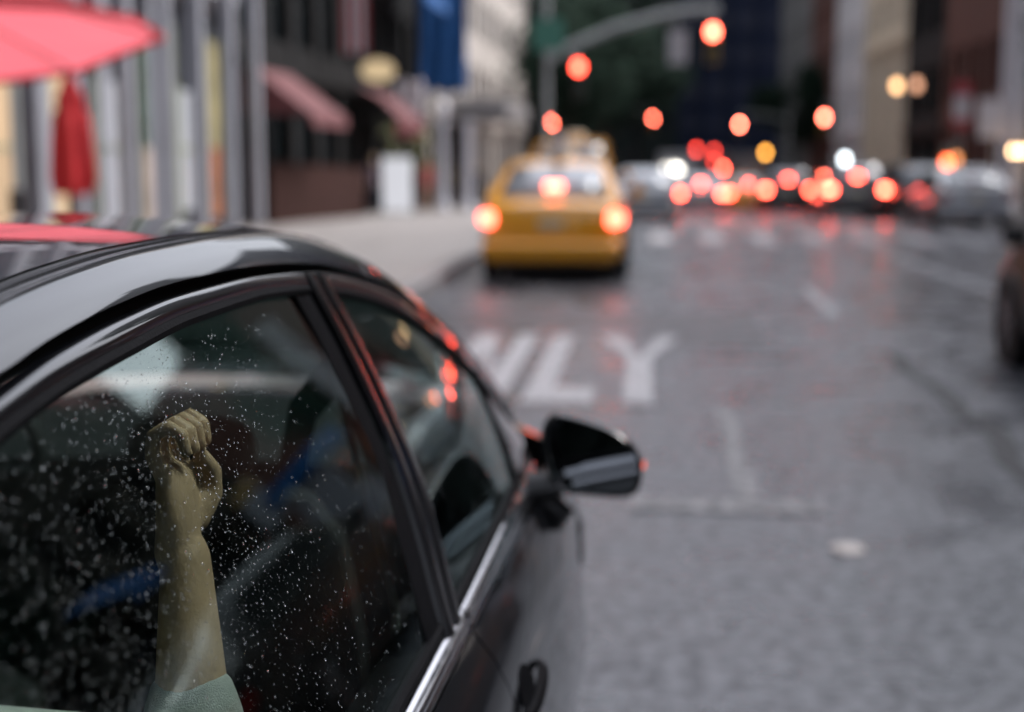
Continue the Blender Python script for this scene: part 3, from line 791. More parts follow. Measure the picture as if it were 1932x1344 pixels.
# ------------------------------------------------------------------ passenger (body one continuous remeshed surface)
def remeshed(parts, voxel, name, mat, parent, off, smooth_it=6):
    mb = MB(off)
    for pts, rad, n in parts:
        # capsules: rounded ends
        P = [Vector(p) for p in pts]; r0 = rad[0] if not isinstance(rad[0], tuple) else min(rad[0]); r1 = rad[-1] if not isinstance(rad[-1], tuple) else min(rad[-1])
        d0 = (P[0] - P[1]).normalized(); d1 = (P[-1] - P[-2]).normalized()
        sc = lambda r, s_: (r[0] * s_, r[1] * s_) if isinstance(r, tuple) else r * s_
        PP = [P[0] + d0 * r0 * .92, P[0] + d0 * r0 * .6] + P + [P[-1] + d1 * r1 * .6, P[-1] + d1 * r1 * .92]
        RR = [sc(rad[0], .35), sc(rad[0], .8)] + list(rad) + [sc(rad[-1], .8), sc(rad[-1], .35)]
        mb.tube(PP, RR, n)
    o = mb.build(name, mat, None)
    m = o.modifiers.new('r', 'REMESH'); m.mode = 'VOXEL'; m.voxel_size = voxel; m.use_smooth_shade = True
    s_ = o.modifiers.new('s', 'SMOOTH'); s_.iterations = smooth_it; s_.factor = .5
    dg = bpy.context.evaluated_depsgraph_get(); me = bpy.data.meshes.new_from_object(o.evaluated_get(dg))
    bpy.data.objects.remove(o); me.name = name
    for p in me.polygons: p.use_smooth = True
    if not me.materials: me.materials.append(mat)
    o = bpy.data.objects.new(name, me); COL.objects.link(o)
    if parent: o.parent = parent
    return o
SKIN = pm('skin', (.58, .41, .25), .55, 0, .16, 14, bump=.08)
SHIRT = pm('pale_green_white_knit', (.50, .56, .52), .85, 0, .1, 60, bump=.3)
HAIR = pm('dark_hair', (.02, .014, .010), .5, 0, .3, 40, bump=.4)
JEANS = pm('dark_trousers', (.02, .025, .035), .85, 0, .2, 60, bump=.2)
PO = Vector((-.70, 1.02, .53))
pb = thing('person', 'passenger in a pale top raising a loose fist inside the rear window', 'person', PO)
W_ = Vector((-.474, 1.400, 1.186)); EL = Vector((-.455, 1.352, .965)); SH = Vector((-.60, 1.06, 1.09))
body = [
 ([(-.70, .98, .60), (-.70, .96, .72), (-.70, .93, .88), (-.70, .91, 1.00), (-.70, .92, 1.06)], [(.155, .11), (.145, .10), (.155, .10), (.165, .095), (.10, .07)], 20),
 ([(-.70, .92, 1.05), (-.70, .95, 1.16)], [.052, .05], 14),
 ([(-.70, .965, 1.19), (-.70, .975, 1.25), (-.70, .97, 1.30)], [(.062, .075), (.075, .092), (.07, .085)], 18),
 ([(-.70, 1.06, 1.235), (-.70, 1.078, 1.22)], [.010, .012], 8),
 ([(-.628, .965, 1.24), (-.622, .965, 1.225)], [.012, .009], 8), ([(-.772, .965, 1.24), (-.778, .965, 1.225)], [.012, .009], 8),
 ([SH + Vector((-.06, -.10, -.02)), SH, lerp(SH, EL, .5), EL], [.055, .056, .048, .042], 16),
 ([EL, lerp(EL, W_, .28), lerp(EL, W_, .6), W_], [(.045, .043), (.045, .039), (.039, .033), (.031, .025)], 18),
 ([(-.82, .93, 1.02), (-.90, .98, .86), (-.88, 1.14, .72)], [.055, .046, .04], 14), ([(-.88, 1.14, .72), (-.80, 1.36, .70)], [.04, .026], 14), ([(-.80, 1.36, .70), (-.78, 1.44, .685)], [(.04, .018), (.03, .014)], 12),
 ([(-.62, 1.0, .60), (-.60, 1.40, .62), (-.60, 1.48, .60)], [.085, .065, .058], 16), ([(-.78, 1.0, .60), (-.80, 1.40, .62), (-.80, 1.48, .60)], [.085, .065, .058], 16),
 ([(-.60, 1.48, .60), (-.60, 1.56, .32)], [.055, .038], 14), ([(-.80, 1.48, .60), (-.80, 1.56, .32)], [.055, .038], 14),
 ([(-.60, 1.55, .285), (-.60, 1.72, .27)], [.04, .032], 12), ([(-.80, 1.55, .285), (-.80, 1.72, .27)], [.04, .032], 12),
]
# the hand: palm, four curled fingers over the bar, thumb from the side
DZ = -.040; H0 = len(body)
body.append(([W_, W_ + Vector((.000, .004, .035)), (-.477, 1.412, 1.290 + DZ), (-.479, 1.415, 1.308 + DZ)], [(.030, .024), (.036, .021), (.041, .019), (.040, .016)], 16))
for k, (dy, ln) in enumerate([(-.033, .92), (-.011, 1.0), (.011, .97), (.032, .82)]):
    y = 1.415 + dy; r = .0092 - .0006 * abs(k - 1)
    body.append(([(-.480, y, 1.310 + DZ), (-.490, y + dy * .1, 1.332 + DZ + .005 * ln), (-.488, y + dy * .12, 1.354 + DZ + .003 * ln), (-.472, y + dy * .1, 1.366 + DZ), (-.459, y + dy * .08, 1.358 + DZ), (-.455, y + dy * .06, 1.338 + DZ)], [r * 1.1, r * 1.1, r, r, r * .95, r * .85], 10))
body.append(([(-.468, 1.434, 1.255 + DZ), (-.455, 1.454, 1.282 + DZ), (-.453, 1.452, 1.304 + DZ), (-.457, 1.436, 1.322 + DZ)], [.018, .0155, .013, .010], 10))
for q in range(H0, len(body)): body[q] = ([Vector(p_) + Vector((-.008, 0, 0)) for p_ in body[q][0]], body[q][1], body[q][2])
bo = remeshed(body, .0042, 'body', SKIN, pb, PO, 4)
remeshed([
 ([(-.70, .98, .60), (-.70, .96, .72), (-.70, .93, .88), (-.70, .91, 1.00), (-.70, .92, 1.055)], [(.17, .125), (.16, .115), (.168, .112), (.178, .107), (.105, .08)], 20),
 ([SH + Vector((-.06, -.10, -.02)), SH, lerp(SH, EL, .5), EL + Vector((0, 0, 0)), lerp(EL, W_, .18), lerp(EL, W_, .30)], [.066, .067, .060, .056, .055, .051], 18),
 ([(-.82, .93, 1.02), (-.90, .98, .86), (-.88, 1.14, .72)], [.066, .058, .052], 14)], .006, 'shirt', SHIRT, bo, PO, 6)
remeshed([([(-.70, .95, 1.17), (-.70, .945, 1.25), (-.70, .955, 1.315), (-.70, .99, 1.34)], [(.075, .07), (.083, .09), (.075, .088), (.06, .06)], 16), ([(-.70, .89, 1.22), (-.70, .87, 1.08)], [.06, .045], 12)], .006, 'hair', HAIR, bo, PO)
remeshed([([(-.62, .98, .59), (-.60, 1.40, .615), (-.60, 1.49, .60)], [.098, .078, .07], 16), ([(-.78, .98, .59), (-.80, 1.40, .615), (-.80, 1.49, .60)], [.098, .078, .07], 16),
 ([(-.60, 1.48, .60), (-.60, 1.56, .34)], [.068, .052], 14), ([(-.80, 1.48, .60), (-.80, 1.56, .34)], [.068, .052], 14)], .008, 'trousers', JEANS, bo, PO)

# ------------------------------------------------------------------ generic street vehicles (for the blurred distance)
YEL = pm('taxi_yellow', (.84, .36, .006), .35, 0, .06, 2, coat=.8)
def vehicle(name, label, paint, kind='sedan', lit_=True, group=None, taxi=False, tail=None, brake=None, lampsize=1.0):
    """local frame: x right, y forward, z up; origin under the middle"""
    root = thing(name, label, 'car' if not taxi else 'taxi', group=group)
    if kind == 'sedan': Lg, Wd, Ht, bt, ck = 4.85, .92, 1.46, .94, [(-1.95, .98), (-1.25, 1.40), (-.55, 1.46), (.35, 1.44), (.75, 1.38), (1.55, .98)]
    elif kind == 'suv': Lg, Wd, Ht, bt, ck = 4.75, .95, 1.72, 1.08, [(-2.28, 1.10), (-2.05, 1.62), (-.9, 1.72), (.4, 1.70), (.75, 1.62), (1.45, 1.10)]
    else: Lg, Wd, Ht, bt, ck = 4.7, .90, 1.88, 1.12, [(-2.30, 1.12), (-2.2, 1.80), (-1.0, 1.88), (.8, 1.86), (1.15, 1.74), (1.85, 1.14)]
    h = Lg / 2; mb = MB()
    def sec(y, w, zb, zm, zt):
        P = []
        half = [(0, zb), (w * .86, zb), (w * .97, zb + .10), (w, zm - .12), (w * .99, zm + .06), (w * .93, zt - .02), (w * .84, zt), (w * .4, zt + .02), (0, zt + .025)]
        P = [(x, y, z) for x, z in half] + [(-x, y, z) for x, z in half[-2:0:-1]]
        return P
    st = [(-h, .80, .34, .62, bt - .12), (-h + .04, .87, .28, .62, bt - .03), (-h + .2, .94, .22, .62, bt + .02), (-h + .7, .99, .2, .62, bt + .03), (-.4, 1, .19, .6, bt), (.8, 1, .19, .6, bt), (1.5, .99, .19, .6, bt - .01), (h - .7, .97, .2, .58, bt - .09), (h - .25, .90, .22, .55, bt - .2), (h - .05, .78, .27, .52, bt - .3), (h, .66, .33, .5, bt - .38)]
    st = [(y, w * Wd, zb, zm, zt) for y, w, zb, zm, zt in st]
    rows = [sec(*s_) for s_ in st]; mb.grid(rows, True)
    mb.f.append(tuple(range(len(rows[0])))); mb.mi.append(0)
    b = len(mb.v) - len(rows[0]); mb.f.append(tuple(range(b, b + len(rows[0])))[::-1]); mb.mi.append(0)
    # greenhouse shell
    prof = ck; wB, wT = Wd * .93, Wd * .70; rows = []
    for (y, z) in prof:
        t = (z - prof[0][1]) / (Ht - prof[0][1]); w = lerp(wB, wT, min(1, t)); zb = bt - .02
        rows.append([(w0, y, z0) for w0, z0 in [(wB, zb), (w, z - .05 * min(1, t)), (w * .9, z), (w * .4, z + .015), (0, z + .02), (-w * .4, z + .015), (-w * .9, z), (-w, z - .05 * min(1, t)), (-wB, zb)]])
    mb.grid(rows)
    mb.build('body', paint, root, smooth=True, ang=35, merge=True)
    def wx(z): return lerp(wB, wT, (z - bt) / (Ht - bt))
    # rear window / windscreen panels slightly proud of the shell
    def pan(name_, ya, za, yb, zb_, fa=.84, fb=.84, out=.012):
        m_ = MB(); n_ = Vector((0, -(zb_ - za), (yb - ya))).normalized()
        if (ya < 0) == (n_.y > 0): n_ = -n_
        if n_.z < 0 and abs(n_.z) > .2: n_ = -n_
        rows = []
        for t in (0, .5, 1):
            y, z = lerp(ya, yb, t), lerp(za, zb_, t); w = wx(z) * lerp(fa, fb, t)
            rows.append([(w * u, y + n_.y * (out + .02 * (1 - u * u)), z + n_.z * (out + .02 * (1 - u * u))) for u in (-1, -.5, 0, .5, 1)])
        m_.grid(rows); return m_.build(name_, SKYGLASS if name_ == 'rear_window' else CARGLASS, root, smooth=True, solid=.008)
    p = prof
    def P_(i, j, t): return lerp(p[i][0], p[j][0], t), lerp(p[i][1], p[j][1], t)
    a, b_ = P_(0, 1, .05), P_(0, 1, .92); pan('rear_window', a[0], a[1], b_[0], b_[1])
    a, b_ = P_(5, 4, .10), P_(5, 4, .90); pan('windscreen', a[0], a[1], b_[0], b_[1])
    yr = p[0][0] + .55; yf = p[5][0] - .35; mid_ = (yr + yf) / 2 - .1
    for s_ in (1, -1):
        for (ya, yb) in ((yr, mid_ - .05), (mid_ + .05, yf)):
            m_ = MB(); zt = Ht - .14; zb_ = bt + .03
            c0 = .30 if ya == yr else 0; c1 = .42 if yb == yf else 0
            m_.add([(s_ * (wx(zb_) + .012), ya, zb_), (s_ * (wx(zb_) + .012), yb, zb_), (s_ * (wx(zt) + .014), yb - c1, zt), (s_ * (wx(zt) + .014), ya + c0, zt)], [(0, 1, 2, 3)])
            m_.build('side_window', CARGLASS, root, solid=.006)
        m_ = MB(); rounded_loft(m_, [(s_ * (Wd + .10), .85, bt - .0, .05, .03), (s_ * (Wd + .11), .85, bt + .03, .09, .045), (s_ * (Wd + .11), .85, bt + .11, .09, .045), (s_ * (Wd + .11), .85, bt + .14, .06, .03)], 12)
        m_.build('wing_mirror', paint, root, smooth=True)
        for yh in (mid_ - .25, mid_ + .95 if kind == 'sedan' else mid_ + .8):
            m_ = MB(); m_.tube([(s_ * (Wd + .01), yh - .09, bt - .16), (s_ * (Wd + .025), yh, bt - .16), (s_ * (Wd + .01), yh + .09, bt - .16)], .012, 6); m_.build('door_handle', paint, root)
        # tail lamps: tall clusters wrapped round the corner
        zl = bt - .17
        m_ = MB(); x1, x0 = s_ * (Wd * (.86 if taxi else .90)), s_ * (Wd * (.76 if taxi else .70))
        hl = .085 * lampsize
        m_.add([(x0, -h - .012, zl - hl * .7), (x1 * .97, -h + .005, zl - hl), (s_ * Wd * .985, -h + .16, zl - hl * .6), (s_ * Wd * .985, -h + .18, zl + hl * .7), (x1 * .97, -h + .015, zl + hl), (x0, -h + .0, zl + hl * .7)], [(0, 1, 4, 5), (1, 2, 3, 4)])
        m_.build('tail_light', (tail or TAILRED) if lit_ else REDL, root, solid=.03)
        m_ = MB(); m_.add([(s_ * Wd * .42, h - .0, .60), (s_ * Wd * .80, h - .12, .62), (s_ * Wd * .86, h - .3, .68), (s_ * Wd * .80, h - .2, .72), (s_ * Wd * .45, h - .05, .70)], [(0, 1, 2, 3, 4)])
        m_.build('headlight', LAMPG, root, solid=.02)
    m_ = MB(); m_.box(-.16, .16, -h - .012, -h + .02, bt - .28, bt - .17); m_.build('licence_plate', pm('plate_pale', (.62, .55, .38), .5), root)
    m_ = MB(); rounded_loft(m_, [(0, -h + .04, .27, Wd * .86, .09), (0, -h + .02, .33, Wd * .93, .11), (0, -h + .02, .46, Wd * .93, .11), (0, -h + .05, .51, Wd * .90, .09)], 28, 5); m_.build('rear_bumper', paint if kind == 'sedan' else DARKPL, root, smooth=True)
    yb_, zb2 = P_(0, 1, .30); m_ = MB(); m_.box(-.11, .11, yb_ - .10, yb_ - .05, zb2 + .0, zb2 + .07); m_.build('brake_light', (brake or TAILRED) if lit_ else REDL, root)
    m_ = MB(); m_.box(-Wd * .9, Wd * .9, -h + .15, h - .25, .16, .23); m_.build('underbody', DARKPL, root)
    for y in (-1.42, 1.42):
        for s_ in (1, -1):
            m_ = MB(); m_.disc((s_ * (Wd - .10), y, .335), (s_, 0, 0), .375, .106, 26); m_.build('wheel_arch', DARKPL, root)
    add_wheels(root, (0, 0), Wd - .095, (-1.42, 1.42))
    if taxi:
        m_ = MB(); rounded_loft(m_, [(0, -.15, Ht + .02, .20, .07), (0, -.15, Ht + .05, .19, .065), (0, -.15, Ht + .13, .16, .05), (0, -.15, Ht + .15, .13, .035)], 20, 4); m_.build('roof_sign', pm('roof_sign_white', (.75, .72, .6), .4), root, smooth=True)
        if kind == 'sedan':
            m_ = MB()
            m_.add([(-.07, -1.1, Ht + .03), (.07, -1.1, Ht + .03), (.07, .55, Ht + .03), (-.07, .55, Ht + .03), (-.02, -1.0, Ht + .34), (.02, -1.0, Ht + .34), (.02, .45, Ht + .34), (-.02, .45, Ht + .34)], [(0, 3, 2, 1), (4, 5, 6, 7), (0, 1, 5, 4), (1, 2, 6, 5), (2, 3, 7, 6), (3, 0, 4, 7)])
            m_.build('roof_advert', pm('advert_board_grey', (.28, .30, .33), .4), root)
    return root
def place(o, x, y, rz=0): o.location = (x, y, zg(y)); o.rotation_euler = (math.atan((zg(y + 1.4) - zg(y - 1.4)) / 2.8), 0, rz); return o
GREY = pm('grey_car_paint', (.10, .105, .11), .3, .3, .06, 2, coat=.8); SILV = pm('silver_car_paint', (.24, .25, .27), .3, .4, .06, 2, coat=.8)
WHITEP = pm('white_car_paint', (.36, .37, .40), .35, 0, .05, 2, coat=.8); DARKP = pm('dark_car_paint', (.018, .018, .02), .3, 0, .06, 2, coat=.8)
BLUEP = pm('navy_car_paint', (.015, .02, .045), .3, .2, .06, 2, coat=.8)
taxi = vehicle('taxi', 'yellow taxi with glowing brake lights by the left kerb', YEL, 'sedan', True, taxi=True, tail=BRAKETAXI, brake=em('taxi_high_brake', (1, .17, .11), 14))
place(taxi, -1.18, 20.0); taxi.scale = (1, 1, 1.04)
van = vehicle('taxi', 'taller yellow taxi van partly hidden ahead of the first taxi', YEL, 'van', False, taxi=True); place(van, -1.42, 28.6)
QG = 'cars queuing beyond the crossing'
c0 = vehicle('car', 'grey car with brake lights at the right of the queue, before the crossing', GREY, 'suv', True, QG); place(c0, 6.2, 45.5)
c1 = vehicle('car', 'pale silver car just right of the yellow taxi', SILV, 'sedan', False); place(c1, -.10, 40.5)
c2 = vehicle('car', 'dark car whose front corner enters at the right edge', pm('dull_black_paint', (.012, .012, .013), .45, 0, .1, 3, coat=.15, spec=.3), 'sedan', False); place(c2, 3.68, 9.75)
c3 = vehicle('car', 'white car parked by the right kerb beyond the crossing', WHITEP, 'sedan', False); place(c3, 7.9, 37.6)
tx2 = vehicle('taxi', 'distant yellow taxi in the middle of the queue with red lights', YEL, 'sedan', True, taxi=True); place(tx2, 4.15, 61)
B_ = [('suv', DARKP, 5.15, 55.5, 'dark tall car queuing behind the grey one, second in the right lane'),
      ('sedan', SILV, 2.0, 56, 'silver car with red lights at the left of the distant queue'),
      ('sedan', DARKP, 4.0, 70, 'black car hidden ahead of the distant yellow taxi'),
      ('van', GREY, 6.3, 72, 'grey van far up the right lane'),
      ('sedan', BLUEP, 1.6, 74, 'navy car far ahead in the left lane of the queue')]
for kd, pt, x, y, lb in B_: place(vehicle('car', lb, pt, kd, True, QG), x, y)
c4 = vehicle('car', 'dark parked car low at the right edge beyond the crossing', DARKP, 'suv', False); place(c4, 10.1 - 1.9, 31.0); c4.location.x = 10.3 - 1.2
c4.location = (7.95, 44.3, zg(44.3)); place(c4, 8.05, 45.0)
c4['label'] = 'dark tall car parked ahead of the white one by the right kerb'

# distant box truck with white lamps, bus with red lamps, service truck with amber beacon
def truck(name, label, cat, x, y, w, l, hgt, body_m, lamps):
    r = thing(name, label, cat, (x, y, zg(y)))
    mb = MB(); mb.box(-w / 2, w / 2, -l / 2, l / 2 - 1.9, .75, hgt); mb.build('cargo_box', body_m, r, bevel=.05)
    mb = MB(); mb.add([(-w / 2 + .1, l / 2 - 1.85, .55), (w / 2 - .1, l / 2 - 1.85, .55), (w / 2 - .1, l / 2, .55), (-w / 2 + .1, l / 2, .55), (-w / 2 + .1, l / 2 - 1.85, hgt - .5), (w / 2 - .1, l / 2 - 1.85, hgt - .5), (w / 2 - .15, l / 2 - .8, hgt - .55), (-w / 2 + .15, l / 2 - .8, hgt - .55), (w / 2 - .12, l / 2, 1.35), (-w / 2 + .12, l / 2, 1.35)],
        [(0, 3, 2, 1), (0, 1, 5, 4), (4, 5, 6, 7), (7, 6, 8, 9), (9, 8, 2, 3), (1, 2, 8, 6, 5), (0, 4, 7, 9, 3)]); mb.build('cab', body_m, r)
    mb = MB(); mb.box(-w / 2 + .1, w / 2 - .1, -l / 2 + .1, l / 2 - .2, .45, .74); mb.build('chassis', DARKPL, r)
    mb = MB(); mb.box(-w / 2 + .12, w / 2 - .12, -l / 2 - .03, -l / 2 - .002, .9, hgt - .25); mb.build('rear_door', body_m, r, bevel=.02)
    add_wheels(r, (0, 0), w / 2 - .2, (-l / 2 + 1.2, l / 2 - 1.1), .42)
    for (lx, lz, rad, mat, nm) in lamps:
        mb = MB(); mb.disc((lx, -l / 2 - .10, lz), (0, -1, 0), rad, .05, 14); mb.build(nm, mat, r, smooth=True)
    return r
WL = em('white_lamp', (1, .93, .82), 10); AMB = em('amber_lamp', (1, .42, .06), 16); DIMRED = em('dim_red_lamp', (1, .06, .04), 14)
truck('box_truck', 'white box truck with a cluster of white lamps left of the queue', 'truck', 1.7, 83, 2.1, 6.5, 2.9, pm('truck_white', (.35, .36, .38), .5), [(-.75, 2.05, .10, WL, 'work_lamp'), (-.3, 2.1, .10, WL, 'work_lamp'), (-.1, 2.05, .12, WL, 'work_lamp'), (.05, 2.0, .12, WL, 'work_lamp')])
truck('bus', 'distant dark bus showing high red lamps over the queue', 'bus', 4.7, 116, 2.5, 11, 3.3, pm('bus_grey', (.10, .10, .11), .5), [(-1.0, 3.22, .17, DIMRED, 'marker_lamp'), (.35, 3.1, .15, DIMRED, 'marker_lamp'), (.35, 2.35, .15, DIMRED, 'marker_lamp'), (1.05, 1.8, .17, TAILRED, 'marker_lamp')])
truck('service_truck', 'grey service truck with an amber lamp on its roof', 'truck', 5.9, 88, 2.2, 6, 2.9, pm('truck_grey', (.16, .15, .15), .5), [(.95, 2.98, .14, AMB, 'beacon_lamp'), (-.9, 1.05, .12, TAILRED, 'tail_light'), (.9, 1.05, .12, TAILRED, 'tail_light')])

# ------------------------------------------------------------------ traffic signals
SIGY = pm('signal_yellow_housing', (.30, .19, .02), .5); SIGG = pm('signal_dark_green', (.02, .035, .03), .5); POLE = pm('grey_pole_steel', (.36, .38, .38), .5, .2, .1, 4)
LENSOFF = pm('unlit_lens', (.03, .03, .02), .25)
def signal_head(parent, x, y, z, mat, housing):
    """z is the centre of the red lens (top); faces -y"""
    mb = MB(); mb.box(x - .17, x + .17, y - .10, y + .12, z - .86, z + .18); h_ = mb.build('signal_head', housing, parent, bevel=.03)
    for k, m_ in enumerate((mat, LENSOFF, LENSOFF)):
        mb = MB(); mb.disc((x, y - .10, z - k * .34), (0, -1, 0), .15, .025, 20); mb.build('lens', m_, h_, smooth=True)
        mb = MB(); rows = []
        for yy in (0, -.19):
            rows.append([(x + .165 * math.cos(a), y - .10 + yy * (1 if abs(math.sin(a)) > .1 else .6), z - k * .34 + .165 * math.sin(a)) for a in [R(-10) + R(200) * j / 12 for j in range(13)]])
        mb.grid(rows); mb.build('visor', housing, h_, solid=.006)
    return h_
tsl = thing('traffic_light', 'traffic light on a curved mast arm over the road, green street sign on it', 'traffic light', (0, 0, 0))
px, py = -2.95, 42.0; g0 = zg(py)
tsl.location = (px, py, g0)
def loc_mb(): return MB((px, py, g0))
mb = loc_mb(); mb.tube([(px, py, g0 + .12), (px, py, g0 + .4), (px, py, 4.0), (px, py, 6.4)], [.16, .10, .085, .07], 12); mb.build('pole', POLE, tsl, smooth=True)
mb = loc_mb(); mb.tube([(px, py, 4.3), (-2.2, py, 4.68), (-1.0, py, 5.18), (.3, py, 5.52), (1.2, py, 5.66), (2.0, py, 5.70)], [.14, .13, .12, .11, .10, .09], 10); mb.build('mast_arm', POLE, tsl, smooth=True)
def head_local(parent, base, x, y, z, mat, housing):
    before = set(bpy.data.objects); h_ = signal_head(parent, x - base[0], y - base[1], z - base[2], mat, housing); return h_
head_local(tsl, (px, py, g0), 1.80, py - .15, 5.03, SIGRED, SIGY)
head_local(tsl, (px, py, g0), -2.02, py - .15, 4.065, em('signal_red_dimmer', (1, .07, .04), 20), SIGG)
mb = loc_mb(); mb.tube([(1.8, py, 5.69), (1.8, py - .1, 5.2)], .03, 8); mb.build('bracket', POLE, tsl)
mb = loc_mb(); mb.tube([(-2.4, py, 4.6), (-2.02, py - .1, 4.2)], .03, 8); mb.build('bracket', POLE, tsl)
mb = loc_mb(); mb.box(-3.35, -2.45, py - .14, py - .11, 4.55, 5.45); mb.build('street_sign', pm('street_sign_green', (.05, .19, .14), .5), tsl)
mb = loc_mb(); mb.box(.55, 1.10, py - .14, py - .12, 4.15, 5.1); mb.build('regulation_sign', pm('sign_off_white', (.42, .40, .42), .5), tsl)
mb = loc_mb(); mb.tube([(.82, py, 5.6), (.82, py - .1, 5.05)], .02, 6); mb.build('sign_bracket', POLE, tsl)
def pole_signal(x, y, z, mat, label, armx=None, hand=None):
    g = zg(y); b = (x if armx is None else armx, y, g); r = thing('traffic_light', label, 'traffic light', b, group='far traffic lights')
    mb = MB(b); mb.tube([(b[0], y, g + .1), (b[0], y, max(z + .9, g + 4.4))], [.09, .07], 10); mb.build('pole', POLE, r, smooth=True)
    if armx is not None:
        zt = z + .75; mb = MB(b); mb.tube([(armx, y, zt - .5), (lerp(armx, x, .4), y, zt - .15), (x, y, zt)], [.07, .06, .045], 8); mb.build('mast_arm', POLE, r, smooth=True)
        mb = MB(b); mb.tube([(x, y, zt), (x, y - .05, z + .15)], .025, 6); mb.build('bracket', POLE, r)
        head_local(r, b, x, y - .1, z, mat, SIGY)
    else:
        head_local(r, b, x, y - .22, z, mat, SIGY)
    return r
SR = lambda n, s, c=(1, .145, .09): em(n, c, s)
pole_signal(-5.6 + 2.0 + .6, 85, 3.43, SR('far_red_a', 60), 'far red traffic light seen just above the taxi roofs', None).location.x = -3.0
for o in [o for o in bpy.data.objects if o.name.startswith('traffic_light') and 'taxi roofs' in str(o.get('label', ''))]:
    o.location = (-5.60, 85, zg(85))
pole_signal(.30, 100, 3.955, SR('far_red_b', 62), 'far red traffic light hanging before the dark trees', armx=-3.0)
pole_signal(6.245, 100, 3.583, SR('far_red_c', 66), 'far red traffic light hanging left of the amber lamp', armx=9.6)
pole_signal(8.95, 75, 3.43, SR('far_red_d', 44), 'far red traffic light before the pale columned building', armx=9.7)

# pedestrian signals and small kerbside lamps
def ped(x, y, z, mat, label, w=.22):
    b = (x, y, zg(y)); r = thing('pedestrian_signal', label, 'pedestrian signal', b, group='pedestrian signals')
    mb = MB(b); mb.tube([(x, y, b[2]), (x, y, z + .5)], .05, 8); mb.build('pole', POLE, r)
    mb = MB(b); mb.box(x - .2, x + .2, y - .22, y - .05, z - .2, z + .2); mb.build('signal_box', SIGY, r, bevel=.02)
    mb = MB(b); mb.box(x - w / 2, x + w / 2, y - .235, y - .221, z - w / 2, z + w / 2); mb.build('signal_face', mat, r)
ped(8.60 + .6, 45 + .6, 1.33, em('ped_orange', (1, .13, .04), 14), 'glowing orange pedestrian signal above the white parked car')
ped(9.75, 47, 1.42, em('ped_dim', (1, .35, .12), 3.5), 'dim amber pedestrian signal right of the orange one')
ped(-3.2, 76, 1.62, em('ped_amber', (1, .45, .06), 7), 'faint amber pedestrian signal just right of the taxis')
def globe(x, y, z, mat, label, r_=.16):
    b = (x, y, zg(y)); r = thing('street_lamp', label, 'street lamp', b)
    mb = MB(b); mb.tube([(x, y, b[2]), (x, y, b[2] + .3), (x, y, z - r_)], [.09, .05, .04], 8); mb.build('post', SIGG, r)
    mb = MB(b); mb.lathe((x, y, z), [(r_ * math.sin(t * math.pi / 8) + .001, -r_ * math.cos(t * math.pi / 8)) for t in range(9)], 14); mb.build('lamp_globe', mat, r, smooth=True)
globe(9.55, 71, 1.30, em('globe_white', (.85, .95, 1), 12), 'white globe lamp on a short post at the far right kerb')

